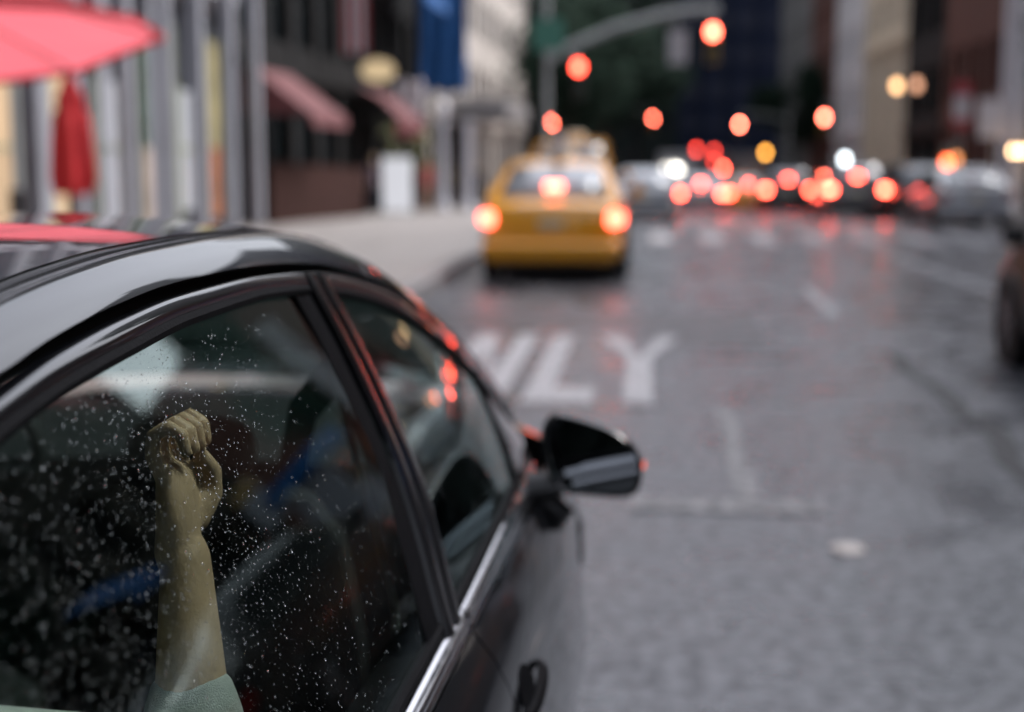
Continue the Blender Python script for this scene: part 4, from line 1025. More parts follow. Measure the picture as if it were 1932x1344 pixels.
# ------------------------------------------------------------------ buildings
def P(n, c, r=.75, **k): return pm(n, c, r, 0, .14, .8, bump=.15, **k)
WINDARK = pm('window_pane_dark', (.012, .016, .018), .12, 0, .2, .6, spec=.35)
FRAMEM = pm('window_frame_paint', (.20, .20, .20), .5)
FRAMED = pm('window_frame_dark', (.018, .02, .02), .7, spec=.15)
def building(label, side, xf, y0, y1, height, wall, bay=3.2, storey=3.6, pier=.6, ground=4.2, depth=14, frame_m=None, glass_m=None, cornice=True, pilaster=None, base_z=None, maxrows=8):
    """facade plane at x = xf facing the street; side -1 = left of the street, +1 = right"""
    ym = (y0 + y1) / 2; g = (zg(y0) if base_z is None else base_z)
    g = min(zg(y0), zg(y1)); b = (xf, ym, g); r = thing('building', label, 'building', b)
    s_ = side; frame_m = frame_m or FRAMEM; glass_m = glass_m or WINDARK
    n = max(1, round((y1 - y0) / bay)); bw_ = (y1 - y0) / n; H_ = height; rowsn = max(1, int((H_ - ground) // storey))
    mb = MB(b)
    mb.box(xf + s_ * .35, xf + s_ * depth, y0, y1, g, g + H_)                      # core
    for i in range(n + 1):
        yy = y0 + i * bw_; a0 = max(y0, yy - pier / 2); a1 = min(y1, yy + pier / 2)
        mb.box(xf, xf + s_ * .36, a0, a1, g + .05, g + H_ - .01)
    wh = storey * .58
    zs = [g + ground + k * storey for k in range(rowsn)]
    for i in range(n):
        a0 = y0 + i * bw_ + pier / 2; a1 = y0 + (i + 1) * bw_ - pier / 2
        mb.box(xf + s_ * .03, xf + s_ * .36, a0 + .001, a1 - .001, g + ground - .75, g + ground + .25)
        for k, z in enumerate(zs):
            top = z + .25 + wh; nxt = (zs[k + 1] + .25) if k + 1 < len(zs) else g + H_ - .02
            mb.box(xf + s_ * .03, xf + s_ * .36, a0 + .001, a1 - .001, top, nxt)
    if cornice:
        mb.box(xf - s_ * .45, xf + s_ * .2, y0 - .0, y1, g + H_, g + H_ + .5); mb.box(xf - s_ * .18, xf - s_ * .002, y0, y1, g + ground - .55, g + ground - .25)
    wl = mb.build('wall', wall, r, bevel=0)
    if pilaster:
        for i in range(n + 1):
            yy = min(max(y0 + i * bw_, y0 + pier * .4), y1 - pier * .4)
            m_ = MB(b); m_.tube([(xf - s_ * .10, yy, g + .1), (xf - s_ * .10, yy, g + ground - .78)], pier * .42, 10); m_.build('column', pilaster, r, smooth=True)
    wpan = bw_ - pier
    def win(h_, w_, nm, nx, nz_):
        gm = MB(); gm.box(-s_ * .0, s_ * .02, -w_ / 2, w_ / 2, 0, h_); gme = gm.mesh(nm, glass_m)
        fm = MB(); t = .06
        fm.box(-s_ * .05, -s_ * .002, -w_ / 2, w_ / 2, 0, t); fm.box(-s_ * .05, -s_ * .002, -w_ / 2, w_ / 2, h_ - t, h_)
        for q in range(nx + 1):
            yy = -w_ / 2 + t / 2 + (w_ - t) * q / nx; fm.box(-s_ * .049, -s_ * .003, yy - t / 2, yy + t / 2, t, h_ - t)
        for q in range(1, nz_): fm.box(-s_ * .045, -s_ * .004, -w_ / 2 + t, w_ / 2 - t, h_ * q / nz_ - .02, h_ * q / nz_ + .02)
        return gme, fm.mesh('frame', frame_m)
    wg, wf = win(wh, wpan, 'window', 2 if wpan > 1.6 else 1, 2); sg, sf = win(ground - .95, wpan, 'shop_window', 2, 1)
    for i in range(n):
        yc = y0 + (i + .5) * bw_ - ym
        o = put('shop_window', sg, r, (s_ * .30, yc, .18)); put('frame', sf, o)
        for k, z in enumerate(zs[:maxrows]):
            o = put('window', wg, r, (s_ * .30, yc, z - g + .25)); put('frame', wf, o)
    return r
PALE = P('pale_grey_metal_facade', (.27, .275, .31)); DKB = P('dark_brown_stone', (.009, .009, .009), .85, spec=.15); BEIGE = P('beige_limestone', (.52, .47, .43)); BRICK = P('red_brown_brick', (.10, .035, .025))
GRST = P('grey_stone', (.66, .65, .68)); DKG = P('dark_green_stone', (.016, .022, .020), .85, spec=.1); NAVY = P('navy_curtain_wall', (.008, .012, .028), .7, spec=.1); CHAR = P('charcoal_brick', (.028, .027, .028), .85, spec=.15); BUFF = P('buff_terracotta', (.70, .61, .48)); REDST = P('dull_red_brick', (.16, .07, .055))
building('pale metal-clad shop building with slim columns on the left', -1, FL, 8, 29, 19, PALE, bay=2.35, pier=.42, ground=5.2, frame_m=PALE, glass_m=pm('curtained_glass', (.10, .115, .125), .25, 0, .6, .9, coat=.4))
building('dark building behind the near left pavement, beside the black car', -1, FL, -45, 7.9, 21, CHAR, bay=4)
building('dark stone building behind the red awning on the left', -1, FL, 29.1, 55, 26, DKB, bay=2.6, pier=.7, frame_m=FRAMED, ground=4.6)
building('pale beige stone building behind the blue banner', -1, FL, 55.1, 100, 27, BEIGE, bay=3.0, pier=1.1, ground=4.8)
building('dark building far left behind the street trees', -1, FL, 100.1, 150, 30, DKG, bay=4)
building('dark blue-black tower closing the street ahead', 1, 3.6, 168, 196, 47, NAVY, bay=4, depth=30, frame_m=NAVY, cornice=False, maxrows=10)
# south faces for the tower and centre block (facing the viewer)
def slab_tower(label, x0, x1, y0, y1, h, wall, n, rows_, fm, gmat):
    g = zg(y0); b = ((x0 + x1) / 2, y0, g); r = thing('tower', label, 'building', b)
    mb = MB(b); mb.box(x0, x1, y0 + .3, y1, g, g + h)
    w = (x1 - x0) / n
    for i in range(n + 1): mb.box(max(x0, x0 + i * w - .35), min(x1, x0 + i * w + .35), y0, y0 + .31, g, g + h - .01)
    mb.build('wall', wall, r)
    gm = MB(); gm.box(-w / 2 + .36, w / 2 - .36, 0, .03, 0, h / rows_ * .62); me = gm.mesh('window', gmat)
    for i in range(n):
        for k in range(rows_): put('window', me, r, (x0 + (i + .5) * w - b[0], .26, (k + .3) * h / rows_))
slab_tower('dark centre block behind the trees at the end of the street', -26, 3.2, 160, 180, 36, DKG, 9, 9, FRAMED, WINDARK)
slab_tower('navy tower front between the traffic lights and the right-hand buildings', 3.3, 34, 166, 167.8, 46.5, NAVY, 10, 12, FRAMED, pm('navy_pane', (.008, .012, .03), .25, 0, .2, .4, spec=.3))
# right side, beyond the side street
building('low red-brown brick corner building with pale corner columns on the right', 1, FR, 47.6, 63, 10.6, BRICK, bay=2.6, pier=.9, depth=12, ground=4.4, frame_m=FRAMED, cornice=False)
building('dark green-grey building between the brick corner and the buff one', 1, FR, 63.1, 72, 24, CHAR, bay=3, depth=5.2, frame_m=FRAMED)
building('buff terracotta building with a heavy cornice on the right', 1, FR, 72.1, 86, 20, BUFF, bay=2.8, pier=1.1, depth=5, ground=9)
building('pale grey columned building right of the navy tower', 1, FR, 86.1, 99, 23, GRST, bay=2.6, pier=1.2, ground=4.6)
building('dull red brick building far along the right side', 1, FR, 99.1, 114, 26, REDST, bay=2.8, pier=.8)
building('grey stone building farthest along the right side', 1, FR, 114.1, 140, 30, P('warm_grey_stone', (.26, .25, .24)), bay=3, pier=1)
# near block on the right (mirrored in the car's paint and glass)
building('dark brick building opposite the black car, beside the viewer', 1, FR, -45, 12, 17, CHAR, bay=3.4, frame_m=FRAMEM)
building('brown building on the near right before the side street', 1, FR, 12.1, 36, 18, P('brown_brick', (.070, .068, .056), .85, spec=.15), bay=3.0, frame_m=FRAMED)
building('distant building closing the street behind the viewer', -1, 9, -75, -62, 20, CHAR, bay=4, depth=18)

# corner columns of the low building, pale
cc = thing('column_pair', 'pale fluted column pair at the corner on the right edge', 'columns', (FR - .35, 48.6, zg(48)))
for dy in (0, 1.7):
    mb = MB(); mb.lathe((0, dy, 0), [(.34, 0), (.34, .3), (.27, .4), (.24, 8.2), (.30, 8.5), (.36, 8.6), (.36, 8.8), (.001, 8.8)], 18); mb.build('column', GRST, cc, smooth=True)

# ------------------------------------------------------------------ street dressing, left
REDC = bpy.data.materials.new('red_canvas'); REDC.use_nodes = True
_n = REDC.node_tree; _n.nodes.clear(); _o = _n.nodes.new('ShaderNodeOutputMaterial'); _d = _n.nodes.new('ShaderNodeBsdfDiffuse'); _t = _n.nodes.new('ShaderNodeBsdfTranslucent'); _m = _n.nodes.new('ShaderNodeMixShader')
_z = _n.nodes.new('ShaderNodeTexNoise'); _z.inputs['Scale'].default_value = 5; _c = _n.nodes.new('ShaderNodeValToRGB')
_c.color_ramp.elements[0].color = (.74, .13, .16, 1); _c.color_ramp.elements[1].color = (.84, .19, .22, 1)
_n.links.new(_z.outputs['Fac'], _c.inputs[0]); _n.links.new(_c.outputs[0], _d.inputs[0]); _n.links.new(_c.outputs[0], _t.inputs[0]); _m.inputs[0].default_value = .75
_n.links.new(_d.outputs[0], _m.inputs[1]); _n.links.new(_t.outputs[0], _m.inputs[2]); _n.links.new(_m.outputs[0], _o.inputs[0])
REDD = pm('dark_red_canvas', (.42, .012, .016), .85, 0, .2, 6, bump=.2)
AWN = pm('faded_red_awning', (.115, .032, .034), .8, 0, .15, 3, bump=.1)
uc = Vector((-4.80, 8.35, 0))
um = thing('umbrella', 'open red patio umbrella at the upper left', 'umbrella', (uc.x, uc.y, .15))
mb = MB(um.location); rows = []
for (rr, zz) in ((.03, 2.86), (.6, 2.68), (1.2, 2.47), (1.85, 2.26)):
    row = []
    for k in range(16):
        a = 2 * math.pi * (k / 16) + math.pi / 8; rr_ = rr * (1 if k % 2 == 0 else .955); sag = 0 if k % 2 == 0 else .02
        x, y = rr_ * math.cos(a), rr_ * math.sin(a); row.append((uc.x + x, uc.y + y, zz + sag - .05 * y / 1.85 + .24 * abs(x) / 1.85 - .06 * rr))
    rows.append(row)
mb.grid(rows, True); mb.build('canopy', REDC, um)
mb = MB(um.location); rows = []
for dz_ in (0, -.035):
    rows.append([(uc.x + 1.855 * (1 if k % 2 == 0 else .955) * math.cos(2 * math.pi * k / 16 + math.pi / 8), uc.y + 1.855 * (1 if k % 2 == 0 else .955) * math.sin(2 * math.pi * k / 16 + math.pi / 8), 2.262 + (0 if k % 2 == 0 else .02) + dz_ - .05 * math.sin(2 * math.pi * k / 16 + math.pi / 8) + .24 * abs(math.cos(2 * math.pi * k / 16 + math.pi / 8)) - .111) for k in range(16)])
mb.grid(rows, True); mb.build('valance', REDD, um)
mb = MB(um.location); mb.tube([(uc.x, uc.y, .15), (uc.x, uc.y, 2.9)], .028, 10); mb.lathe((uc.x, uc.y, .15), [(.001, .10), (.27, .09), (.3, 0)], 18); mb.build('pole', POLE, um, smooth=True)
for k in range(8):
    a = 2 * math.pi * k / 8 + math.pi / 8; mb = MB(um.location); mb.tube([(uc.x, uc.y, 2.82), (uc.x + 1.82 * math.cos(a), uc.y + 1.82 * math.sin(a), 2.245 - .05 * math.sin(a) + .24 * abs(math.cos(a)) - .111)], .012, 6); mb.build('rib', POLE, um)
cu = thing('umbrella', 'closed red umbrella hanging folded on its pole before the shop front', 'umbrella', (-7.75, 18.8, .15))
mb = MB(); rows = []
for z, r_ in ((1.05 - .15, .24), (1.10, .285), (1.3, .27), (1.7, .235), (2.0, .20), (2.05, .15), (2.15, .17), (2.3, .12), (2.47, .05)):
    rows.append([((r_ * (1 + .22 * math.cos(6 * a + z))) * math.cos(a), (r_ * (1 + .22 * math.cos(6 * a + z))) * math.sin(a), z) for a in [2 * math.pi * k / 36 for k in range(36)]])
mb.grid(rows, True); mb.build('folded_canopy', REDD, cu, smooth=True)
mb = MB(); mb.tube([(0, 0, 0), (0, 0, 2.55)], .03, 8); mb.lathe((0, 0, 0), [(.001, .1), (.28, .08), (.3, 0)], 16); mb.build('pole', DARKPL, cu, smooth=True)
lp = thing('post', 'slim grey post with a dark foot left of the closed umbrella', 'post', (-7.0, 15.4, .15))
mb = MB(); mb.tube([(0, 0, .3), (0, 0, 2.35)], .045, 10); mb.build('shaft', POLE, lp, smooth=True); mb = MB(); mb.box(-.07, .07, -.07, .07, 0, 1.05); mb.build('foot', DARKPL, lp, bevel=.01)
# lit shop interior panels behind the pale storefront and low planter
CREAM = em('lit_shop_window_cream', (1, .72, .45), .42); COOLW = em('lit_shop_window_cool', (.75, .78, .85), .30)
for yy, w, m_, lb in ((18.3, 1.0, CREAM, 'warm lit shop panel left of the closed umbrella'), (20.3, .75, CREAM, 'warm lit shop panel right of the closed umbrella'), (22.2, 1.1, COOLW, 'cool lit shop panel between pale columns'), (26.2, 1.2, COOLW, 'cool lit shop panel nearest the dark building')):
    r = thing('shop_display', lb, 'shop display', (FL - .1, yy, .15)); mb = MB(); mb.box(-.0, .06, -w / 2, w / 2, .4, 2.6); mb.build('lit_panel', m_, r)
    mb = MB(); mb.box(.061, .10, -w / 2 - .05, -w / 2 + .02, .3, 2.7); mb.box(.061, .10, w / 2 - .02, w / 2 + .05, .3, 2.7); mb.box(.061, .10, -w / 2, w / 2, 1.5, 1.56); mb.build('frame', pm('pale_green_frame', (.30, .33, .22), .6), r)
for k, yy in enumerate((19.4, 21.4, 23.2, 25.0, 26.9, 28.7)):
    lb = ['pale slim metal column left of the closed umbrella', 'pale slim metal column just right of the closed umbrella', 'pale slim metal column under the open umbrella tip', 'pale slim metal column in the middle of the shop front', 'pale slim metal column second from the dark building', 'pale slim metal column at the edge of the dark building'][k]
    o = MB((FL + .55, yy, 0)).box(FL + .45, FL + .65, yy - .13, yy + .13, .15, 7.0).build('column', PALE, None, bevel=.02); o.location = (FL + .55, yy, 0); tag(o, lb, 'column', 'slim columns of the pale shop front')
def display(y, w, lower, upper, label):
    r = thing('shop_display', label, 'shop display', (FL - .08, y, .15)); mb = MB(); mb.box(0, .05, -w / 2, w / 2, .2, 1.55); mb.build('lower_panel', lower, r)
    mb = MB(); mb.box(0, .05, -w / 2, w / 2, 1.57, 3.6); mb.build('upper_panel', upper, r)
    mb = MB(); mb.box(.051, .09, -w / 2 - .04, -w / 2 + .02, .15, 3.7); mb.box(.051, .09, w / 2 - .02, w / 2 + .04, .15, 3.7); mb.build('frame', pm('pale_green_frame', (.30, .33, .22), .6), r)
display(24.1, .95, pm('display_pinkish_beige', (.42, .33, .29), .7, 0, .4, 2), pm('display_teal_dark', (.05, .085, .08), .5, 0, .6, 1.5), 'display panel, dusky beige below and teal above, between the columns')
display(27.75, .8, pm('display_rust', (.32, .09, .035), .7, 0, .5, 2), pm('display_ochre', (.30, .25, .12), .6, 0, .5, 1.5), 'display panel, rust below and ochre above, beside the last pale column')
display(25.1, .5, pm('display_grey_white', (.40, .40, .42), .6, 0, .4, 2), pm('display_grey_green', (.16, .19, .16), .5, 0, .5, 1.5), 'narrow display panel, off-white below and grey-green above')
# red awning
aw = thing('awning', 'faded red sloping awning on the dark building', 'awning', (FL, 29.6, 0))
mb = MB(aw.location); mb.grid([[(FL + .01, y, 3.55), (-7.75, y, 3.0), (-7.0, y, 2.42), (-6.98, y, 2.18)] for y in (29.6, 30.7, 31.8, 33.2)])
mb.add([(FL + .01, 29.6, 3.55), (-7.0, 29.6, 2.42), (FL + .01, 29.6, 2.42)], [(0, 1, 2)]); mb.build('canopy', AWN, aw, solid=.02)
for y in (29.7, 33.1): mb = MB(aw.location); mb.tube([(FL, y, 2.45), (-7.0, y, 2.42)], .02, 6); mb.build('bracket', DARKPL, aw)
aw2 = thing('awning', 'short dull red awning farther along the dark building', 'awning', (FL, 42, 0))
mb = MB(aw2.location); mb.grid([[(FL + .01, y, 3.6), (-7.7, y, 3.2), (-7.1, y, 2.6), (-7.08, y, 2.3)] for y in (41, 43, 45)]); mb.build('canopy', AWN, aw2, solid=.02)
for y in (41.1, 44.9): mb = MB(aw2.location); mb.tube([(FL, y, 2.65), (-7.1, y, 2.6)], .02, 6); mb.build('bracket', DARKPL, aw2)
# patio wall of boards
pw = thing('patio_wall', 'low dark red-brown board wall round the pavement cafe', 'wall', (-7.9, 38, 0))
WOOD = pm('mahogany_boards', (.034, .014, .011), .8, 0, .25, 4, bump=.2, spec=.1)
bd = MB().box(-.03, .03, -.19, .19, 0, 1.25).mesh('board', WOOD)
for i in range(25): y = 29.7 + i * .40; put('board', bd, pw, (random.uniform(-.004, .004), y - 38, zg(y) + .14))
mb = MB(); mb.grid([[(-.05, y - 38, zg(y) + 1.40), (.05, y - 38, zg(y) + 1.40), (.05, y - 38, zg(y) + 1.46), (-.05, y - 38, zg(y) + 1.46)] for y in (29.5, 34, 39.6)], True); mb.build('top_rail', WOOD, pw)
# hanging oval sign, flags, banner
hs = thing('hanging_sign', 'glowing cream oval sign hanging from the dark building', 'sign', (FL, 40, 3.9))
mb = MB(); mb.disc((.95, -.04, 0), (0, 1, 0), .48, .10, 28, .30); hs1 = mb.build('sign_face', em('cream_sign_face', (.95, .72, .42), .55), hs, smooth=True)
mb = MB(); mb.tube([(0, 0, .36), (1.5, 0, .36)], .02, 8); mb.build('bracket', DARKPL, hs)
def cloth(w, h, amp, mats, seed, vert=True):
    mb = MB(); nx, nz_ = 12, 14; rows = []
    for k in range(nz_ + 1):
        rows.append([(w * i / nx, amp * math.sin(i * 1.3 + seed + k * .2), -h * k / nz_ - .04 * math.sin(i)) for i in range(nx + 1)])
    mb.grid(rows); return mb
BLUEB = pm('blue_banner_cloth', (.012, .085, .26), .8, 0, .25, 1.2, bump=.1); WHB = pm('white_banner_cloth', (.55, .50, .52), .8); REDB = pm('red_banner_cloth', (.40, .06, .07), .8)
bn = thing('banner', 'long blue banner hanging over the left pavement', 'banner', (-8.4, 52, 7.6)); cloth(1.85, 3.8, .10, BLUEB, 1).build('cloth', BLUEB, bn, smooth=True, solid=.01)
mb = MB(); mb.tube([(-.1, 0, .05), (1.95, 0, .05)], .03, 8); mb.build('pole', DARKPL, bn)
ba = thing('awning', 'blue sloping awning above the blue banner', 'awning', (FL, 47, 0)); mb = MB(ba.location); mb.grid([[(FL + .01, y, 8.2), (-6.9, y, 6.7), (-6.88, y, 6.3)] for y in (44.5, 47, 49.5)]); mb.build('canopy', BLUEB, ba, solid=.02)
mb = MB(ba.location); mb.tube([(FL, 44.6, 6.7), (-6.9, 44.6, 6.68)], .03, 6); mb.build('bracket', DARKPL, ba)
f1 = thing('flag', 'drooping red and white flag on the dark building', 'flag', (-8.2, 38, 6.1))
for k in range(5):
    mb = MB(); w = .14; rows = []
    for j in range(12): rows.append([(.1 + k * w + i * w / 3, .06 * math.sin((k * 3 + i) * 1.1) , -.15 - 1.7 * j / 11 + .0) for i in range(4)])
    mb.grid(rows); mb.build('stripe', WHB if k % 2 else REDB, f1, smooth=True)
mb = MB(); mb.tube([(-.3, 0, -.4), (.9, 0, .1)], .025, 8); mb.build('pole', DARKPL, f1)
f2 = thing('banner', 'pale pink vertical banner beside the blue banner', 'banner', (-8.1, 45.9, 3.9)); cloth(.9, 1.8, .05, WHB, 4).build('cloth', WHB, f2, smooth=True, solid=.01)
mb = MB(); mb.box(.02, .88, -.09, -.07, -1.75, -1.1); mb.build('red_panel', REDB, f2); mb = MB(); mb.tube([(-.4, 0, .04), (1, 0, .04)], .02, 8); mb.build('pole', DARKPL, f2)
# white freestanding board, red box, white columns, ivy
wb = thing('sign_board', 'white freestanding board on the left pavement', 'sign board', (-6.95, 39.5, zg(39.5) + .14))
mb = MB(); mb.box(-.42, .42, -.04, .04, .12, 1.62); mb.build('panel', em('brightened_white_board', (.85, .86, .92), .6), wb, bevel=.04)  # glow added to brighten the plain white panel, no lamp behind it
for s_ in (-1, 1): mb = MB(); mb.tube([(s_ * .3, -.25, 0), (s_ * .3, 0, .2), (s_ * .3, .25, 0)], .02, 6); mb.build('foot', POLE, wb)
def pedestrian(x, y, rz, label, top, legs, hair, step=.22, coat=False):
    r = thing('person', label, 'person', (x, y, zg(y) + .15), rz, 'people on the left pavement'); O = (0, 0, 0)
    hipL, hipR = (-.09, 0, .92), (.09, 0, .92); kL, kR = (-.10, step * .5 + .04, .50), (.10, -step * .35 + .05, .50); fL, fR = (-.10, step, .09), (.10, -step, .11)
    armL = [(-.20, 0, 1.40), (-.25, -.06, 1.14), (-.24, .02 - step * .3, .90)]; armR = [(.20, 0, 1.40), (.25, .02, 1.14), (.24, .14, .93)]
    parts = [([(0, 0, .90), (0, .0, 1.05), (0, .01, 1.25), (0, 0, 1.38), (0, 0, 1.44)], [(.16, .11), (.135, .10), (.165, .11), (.18, .10), (.10, .08)], 18),
        ([(0, .01, 1.42), (0, .025, 1.54)], [.055, .052], 12), ([(0, .03, 1.56), (0, .03, 1.63), (0, .02, 1.69)], [(.062, .075), (.074, .092), (.065, .08)], 14), ([(0, .115, 1.62), (0, .128, 1.60)], [.011, .013], 8),
        ([(-.075, .02, 1.63), (-.08, .02, 1.61)], [.012, .01], 8), ([(.075, .02, 1.63), (.08, .02, 1.61)], [.012, .01], 8),
        (armL, [.052, .042, .032], 12), (armR, [.052, .042, .032], 12), ([armL[2], (-.235, armL[2][1] + .02, .80)], [(.038, .018), (.026, .014)], 10), ([armR[2], (.235, armR[2][1] + .03, .83)], [(.038, .018), (.026, .014)], 10),
        ([hipL, kL, fL], [.085, .058, .04], 14), ([hipR, kR, fR], [.085, .058, .04], 14)]
    for s_ in (-1, 1):
        hx, hy, hz = (-.235, armL[2][1] + .03, .79) if s_ < 0 else (.235, armR[2][1] + .04, .82)
        for q in range(4): parts.append(([(hx, hy - .028 + q * .018, hz), (hx, hy - .026 + q * .018, hz - .04), (hx - s_ * .008, hy - .022 + q * .018, hz - .068 + abs(q - 1.4) * .006)], [.009, .0085, .007], 8))
        parts.append(([(hx, hy + .03, hz + .04), (hx - s_ * .005, hy + .05, hz - .0)], [.011, .009], 8))
    b = remeshed(parts, .009, 'body', SKIN, r, O, 3)
    tp = [([(0, 0, .62 if coat else .88), (0, 0, 1.0), (0, .01, 1.25), (0, 0, 1.38), (0, 0, 1.435)], [(.20, .15), (.165, .13), (.18, .125), (.195, .115), (.11, .09)], 18), (armL, [.066, .056, .045], 12), (armR, [.066, .056, .045], 12)]
    remeshed(tp, .014, 'coat' if coat else 'jacket', top, b, O, 4)
    remeshed([([hipL, kL, (fL[0], fL[1], .14)], [.10, .075, .06], 12), ([hipR, kR, (fR[0], fR[1], .15)], [.10, .075, .06], 12), ([(0, 0, .84), (0, 0, .98)], [(.17, .12), (.15, .115)], 14)], .014, 'trousers', legs, b, O, 4)
    remeshed([([(0, -.0, 1.60), (0, -.01, 1.70), (0, .03, 1.745)], [(.078, .075), (.080, .085), (.05, .05)], 12)], .012, 'hair', hair, b, O)
    for f in (fL, fR): remeshed([([(f[0], f[1] - .05, .045), (f[0], f[1] + .07, .045), (f[0], f[1] + .17, .03)], [(.045, .045), (.045, .04), (.035, .025)], 12)], .012, 'shoe', DARKPL, b, O)
CL = lambda n, c: pm(n, c, .9, 0, .2, 9, bump=.2, spec=.2)
pedestrian(-8.05, 41.8, math.pi, 'person in a dusky mauve jacket left of the white board', CL('mauve_jacket', (.20, .15, .17)), CL('charcoal_trousers', (.02, .02, .03)), HAIR)
pedestrian(-7.15, 46.0, .2, 'person in a dusty red jacket right of the white board', CL('dusty_red_jacket', (.42, .13, .12)), CL('tan_trousers', (.28, .18, .13)), HAIR, .26)
pedestrian(-6.9, 58.0, math.pi, 'person in a long dark blue coat before the beige building entrance', CL('dark_blue_coat', (.015, .02, .035)), CL('black_trousers', (.01, .01, .012)), HAIR, .18, True)
pedestrian(-7.7, 56.2, 0.0, 'person in an olive brown jacket under the grey canopy', CL('olive_brown_jacket', (.10, .075, .04)), CL('black_trousers', (.01, .01, .012)), HAIR, .2)
for x, y, lb in ((-7.55, 52.5, 'white column with a round lamp under the blue banner'), (-7.0, 55.5, 'plain white column right of the blue banner')):
    c = thing('column', lb, 'column', (x, y, zg(y) + .14)); mb = MB(); mb.lathe((0, 0, 0), [(.3, 0), (.3, .2), (.2, .3), (.17, 3.1), (.26, 3.3), (.26, 3.4), (.001, 3.4)], 16); mb.build('shaft', pm('white_column', (.55, .55, .6), .6), c, smooth=True)
    if 'lamp' in lb: mb = MB(); mb.lathe((0, 0, 3.72), [(.30 * math.sin(t * math.pi / 8) + .001, -.30 * math.cos(t * math.pi / 8)) for t in range(9)], 14); mb.build('lamp_globe', pm('milk_globe', (.75, .72, .74), .3), c, smooth=True)
mq = thing('marquee', 'grey flat canopy over the entrance of the beige building', 'canopy', (FL, 62, 0)); mb = MB(mq.location); mb.box(FL + .01, -5.6, 57, 68, 3.0, 3.75); mb.build('canopy_slab', P('marquee_grey', (.22, .21, .21)), mq, bevel=.05)
mb = MB(mq.location); mb.box(FL + .02, FL + .06, 57.2, 67.8, -.5, 2.95); mb.build('dark_entrance', pm('dark_entrance', (.02, .02, .02), .8, spec=.1), mq)
wp = thing('poster', 'pale poster panel on the beige building wall', 'poster', (FL + .12, 60.5, 5.6)); mb = MB(); mb.box(-.03, .03, -2.2, 2.2, -1.3, 1.6); mb.build('sheet', pm('poster_pale', (.42, .43, .50), .6), wp); mb = MB(); mb.disc((.031, .2, -.1), (1, 0, 0), .6, .01, 20); mb.build('print', pm('poster_blue', (.12, .15, .25), .6), wp)

# ------------------------------------------------------------------ vegetation
LEAFG = pm('leaf_dark_green', (.020, .038, .026), .8, 0, .5, 2.5, spec=.08); LEAFY = pm('leaf_olive', (.12, .12, .035), .6, 0, .4, 3); BARK = pm('bark', (.05, .042, .035), .9, 0, .3, 8, bump=.4)
def leaf_mesh(name, n, r, seed, mat, size=.22, flat=1.0, clumps=26):
    rnd = random.Random(seed); mb = MB(); cs = []
    for _ in range(clumps):
        d = Vector((rnd.gauss(0, 1), rnd.gauss(0, 1), rnd.gauss(0, 1))).normalized() * r[0] * rnd.uniform(.3, 1) ** .6; cs.append(Vector((d.x, d.y * r[1] / r[0], d.z * r[2] / r[0])))
    for i in range(n):
        c = rnd.choice(cs); p = c + Vector((rnd.gauss(0, 1), rnd.gauss(0, 1), rnd.gauss(0, .8))) * r[0] * .17
        a = Vector((rnd.gauss(0, 1), rnd.gauss(0, 1), rnd.gauss(0, .5))).normalized(); b = a.orthogonal().normalized(); s_ = size * rnd.uniform(.6, 1.4)
        mb.add([p - a * s_, p + b * s_ * .45, p + a * s_, p - b * s_ * .45], [(0, 1, 2, 3)])
    return mb.mesh(name, mat)
LM = leaf_mesh('leaves', 5200, (3.6, 3.6, 3.2), 1, LEAFG, .26); LM2 = leaf_mesh('leaves', 5200, (2.0, 2.0, 2.0), 2, pm('leaf_mid_green', (.050, .095, .070), .7, 0, .5, 2.5, spec=.15), .15)
def tree(x, y, h, label, mesh, s=1.0, rz=0):
    g = zg(y) + .14; r = thing('street_tree', label, 'tree', (x, y, g), group='street trees')
    mb = MB(); mb.tube([(0, 0, 0), (.05, .02, h * .3), (-.05, .05, h * .62), (.1, 0, h * .95)], [.20, .15, .11, .04], 10)
    for k in range(7):
        a = k * 2.4; b0 = h * (.42 + .07 * k); l_ = 1.7 * s; mb.tube([(0, 0, b0), (math.cos(a) * l_ * .6, math.sin(a) * l_ * .6, b0 + l_ * .45), (math.cos(a) * l_ * 1.2, math.sin(a) * l_ * 1.2, b0 + l_ * 1.0)], [.06, .04, .015], 6)
    mb.build('trunk', BARK, r, smooth=True)
    o = put('crown', mesh, r, (0, 0, h), rz); o.scale = (s, s, s)
tree(-3.9, 74, 7.4, 'dark leafy street tree behind the green street sign', LM, 1.0)
tree(-2.6, 88, 8.2, 'broad dark tree overhanging the road beneath the mast arm', LM, 1.15, 1)
tree(-3.2, 103, 8.5, 'farthest dark tree on the left of the street', LM, 1.25, 2)
tree(-.8, 118, 10.0, 'tall dark tree reaching over the middle of the far street', LM, 1.35, 3)
tree(9.85, 36.0, 8.0, 'street tree at the side street corner, just out of frame right', LM2, .60, 1)
bpy.data.objects[[c for c in bpy.data.objects if c.name.startswith('crown')][-1].name].scale = (.27, .5, 2.3)
tree(10.0, 15.5, 6.0, 'street tree before the brown building on the near right', LM2, 1.5, 2)
tree(10.0, 5, 6.0, 'nearest street tree on the right pavement', LM2, 1.5, 4)
tree(10.4, 104, 6.2, 'dark tree on the far right pavement below the navy tower', LM, .8, 5)
iv = thing('ivy_planter', 'olive green climbing ivy in a planter by the dark building', 'plant', (-7.9, 46.8, zg(46) + .14))
mb = MB(); mb.box(-.3, .3, -.6, .6, 0, .55); mb.build('planter', DARKPL, iv, bevel=.03); o = put('foliage', leaf_mesh('foliage', 900, (.75, 1.3, 1.7), 5, LEAFY, .10, clumps=14), iv, (0, -4.6, 2.0)); o.location = (0, 0, 2.05)
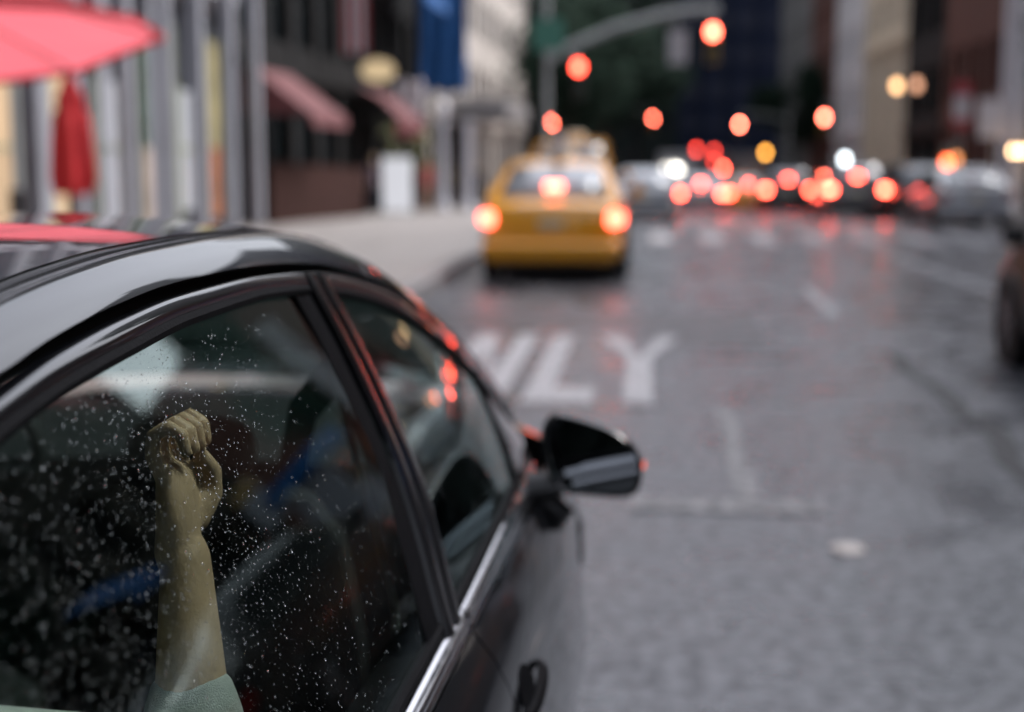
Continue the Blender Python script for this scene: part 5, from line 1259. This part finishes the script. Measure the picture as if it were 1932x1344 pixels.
# ------------------------------------------------------------------ right side dressing
def signpost(x, y, z0, z1, label, parts):
    b = (x, y, zg(y) + .14); r = thing('sign_post', label, 'sign', b)
    mb = MB(b); mb.tube([(x, y, b[2]), (x, y, z1 + .2)], .03, 8); mb.build('post', POLE, r)
    for (nm, w, za, zb_, m_) in parts: mb = MB(b); mb.box(x - w / 2, x + w / 2, y - .06, y - .035, za, zb_); mb.build(nm, m_, r, bevel=.004)
SW_ = pm('sign_white', (.55, .52, .55), .5)
signpost(10.55, 50, 0, 3.9, 'tall narrow red and white sign on the right pavement', [('red_cap', .62, 3.55, 4.0, REDB), ('white_panel', .55, 2.75, 3.54, SW_), ('red_band', .62, 2.45, 2.74, REDB)])
signpost(11.15, 48, 0, 3.3, 'square white sign near the right edge', [('panel', .98, 2.1, 3.35, SW_)])
wl_ = thing('wall_lantern', 'amber wall lantern on the buff building, left of its pair', 'lantern', (11.05, 66, 4.60)); WARM = em('warm_lantern', (1, .55, .25), 5.5)
mb = MB(); mb.lathe((0, 0, 0), [(.001, -.22), (.16, -.16), (.18, .12), (.001, .22)], 12); mb.build('lamp', WARM, wl_, smooth=True); mb = MB(); mb.tube([(0, 0, .2), (.7, 0, .35), (1.5, 0, .1)], .03, 6); mb.build('arm', DARKPL, wl_)
w2 = dup(wl_, (11.05, 61.2, 4.42), label='dimmer amber wall lantern, right of its pair', swap={'warm_lantern': em('warm_lantern_dim', (1, .5, .3), 2.0)})
st = thing('string_lights', 'row of warm bulbs strung at the right edge', 'string lights', (11.6, 47.2, 1.66)); 
mb = MB(); mb.tube([(-.1, 0, .2), (.5, 0, .16), (1.3, 0, .2)], .008, 6); mb.build('cable', DARKPL, st)
for k in range(4): mb = MB(); mb.lathe((.0 + k * .23, 0, 0), [(.001, -.10), (.075, -.05), (.08, .03), (.03, .12), (.001, .15)], 10); mb.build('bulb', em('warm_bulb', (1, .62, .32), 12), st, smooth=True)
ba2 = thing('awning', 'blue awning on the brown building at the near right', 'awning', (FR, 25, 0)); mb = MB(ba2.location); mb.grid([[(FR - .01, y, 4.4), (11.2, y, 3.5), (11.18, y, 3.2)] for y in (24.4, 25.3, 26.2)]); mb.build('canopy', pm('bright_blue_awning', (.02, .14, .42), .7), ba2, solid=.02)
for y in (24.5, 26.1): mb = MB(ba2.location); mb.tube([(FR, y, 3.5), (11.2, y, 3.48)], .02, 6); mb.build('bracket', DARKPL, ba2)
kk = thing('kiosk', 'blue roofed news kiosk at the side street corner', 'kiosk', (10.25, 33.6, .145)); mb = MB(); mb.box(-.7, .7, -.9, .9, 0, 2.3); mb.build('cabin', pm('kiosk_grey', (.4, .4, .45), .6), kk, bevel=.03); mb = MB(); mb.box(-1.0, .95, -1.15, 1.15, 2.31, 2.85); mb.build('roof', pm('bright_blue_awning', (.02, .14, .42), .7), kk, bevel=.05); mb = MB(); mb.box(-.73, -.702, -.6, .6, 1.0, 2.0); mb.build('hatch', WINDARK, kk)
bs_ = thing('blade_sign', 'white and orange blade sign on the brown building at the side street corner', 'sign', (11.75, 33.6, 3.1))
mb = MB(); mb.box(-.38, .38, -.05, .05, -.9, .25); mb.build('white_panel', pm('blade_white', (.75, .76, .82), .5), bs_, bevel=.02)
mb = MB(); mb.box(-.38, .38, -.05, .05, .26, .75); mb.build('orange_panel', pm('blade_orange', (.75, .5, .22), .5), bs_, bevel=.02)
mb = MB(); mb.tube([(.3, 0, .5), (.75, 0, .5)], .03, 6); mb.build('bracket', DARKPL, bs_)
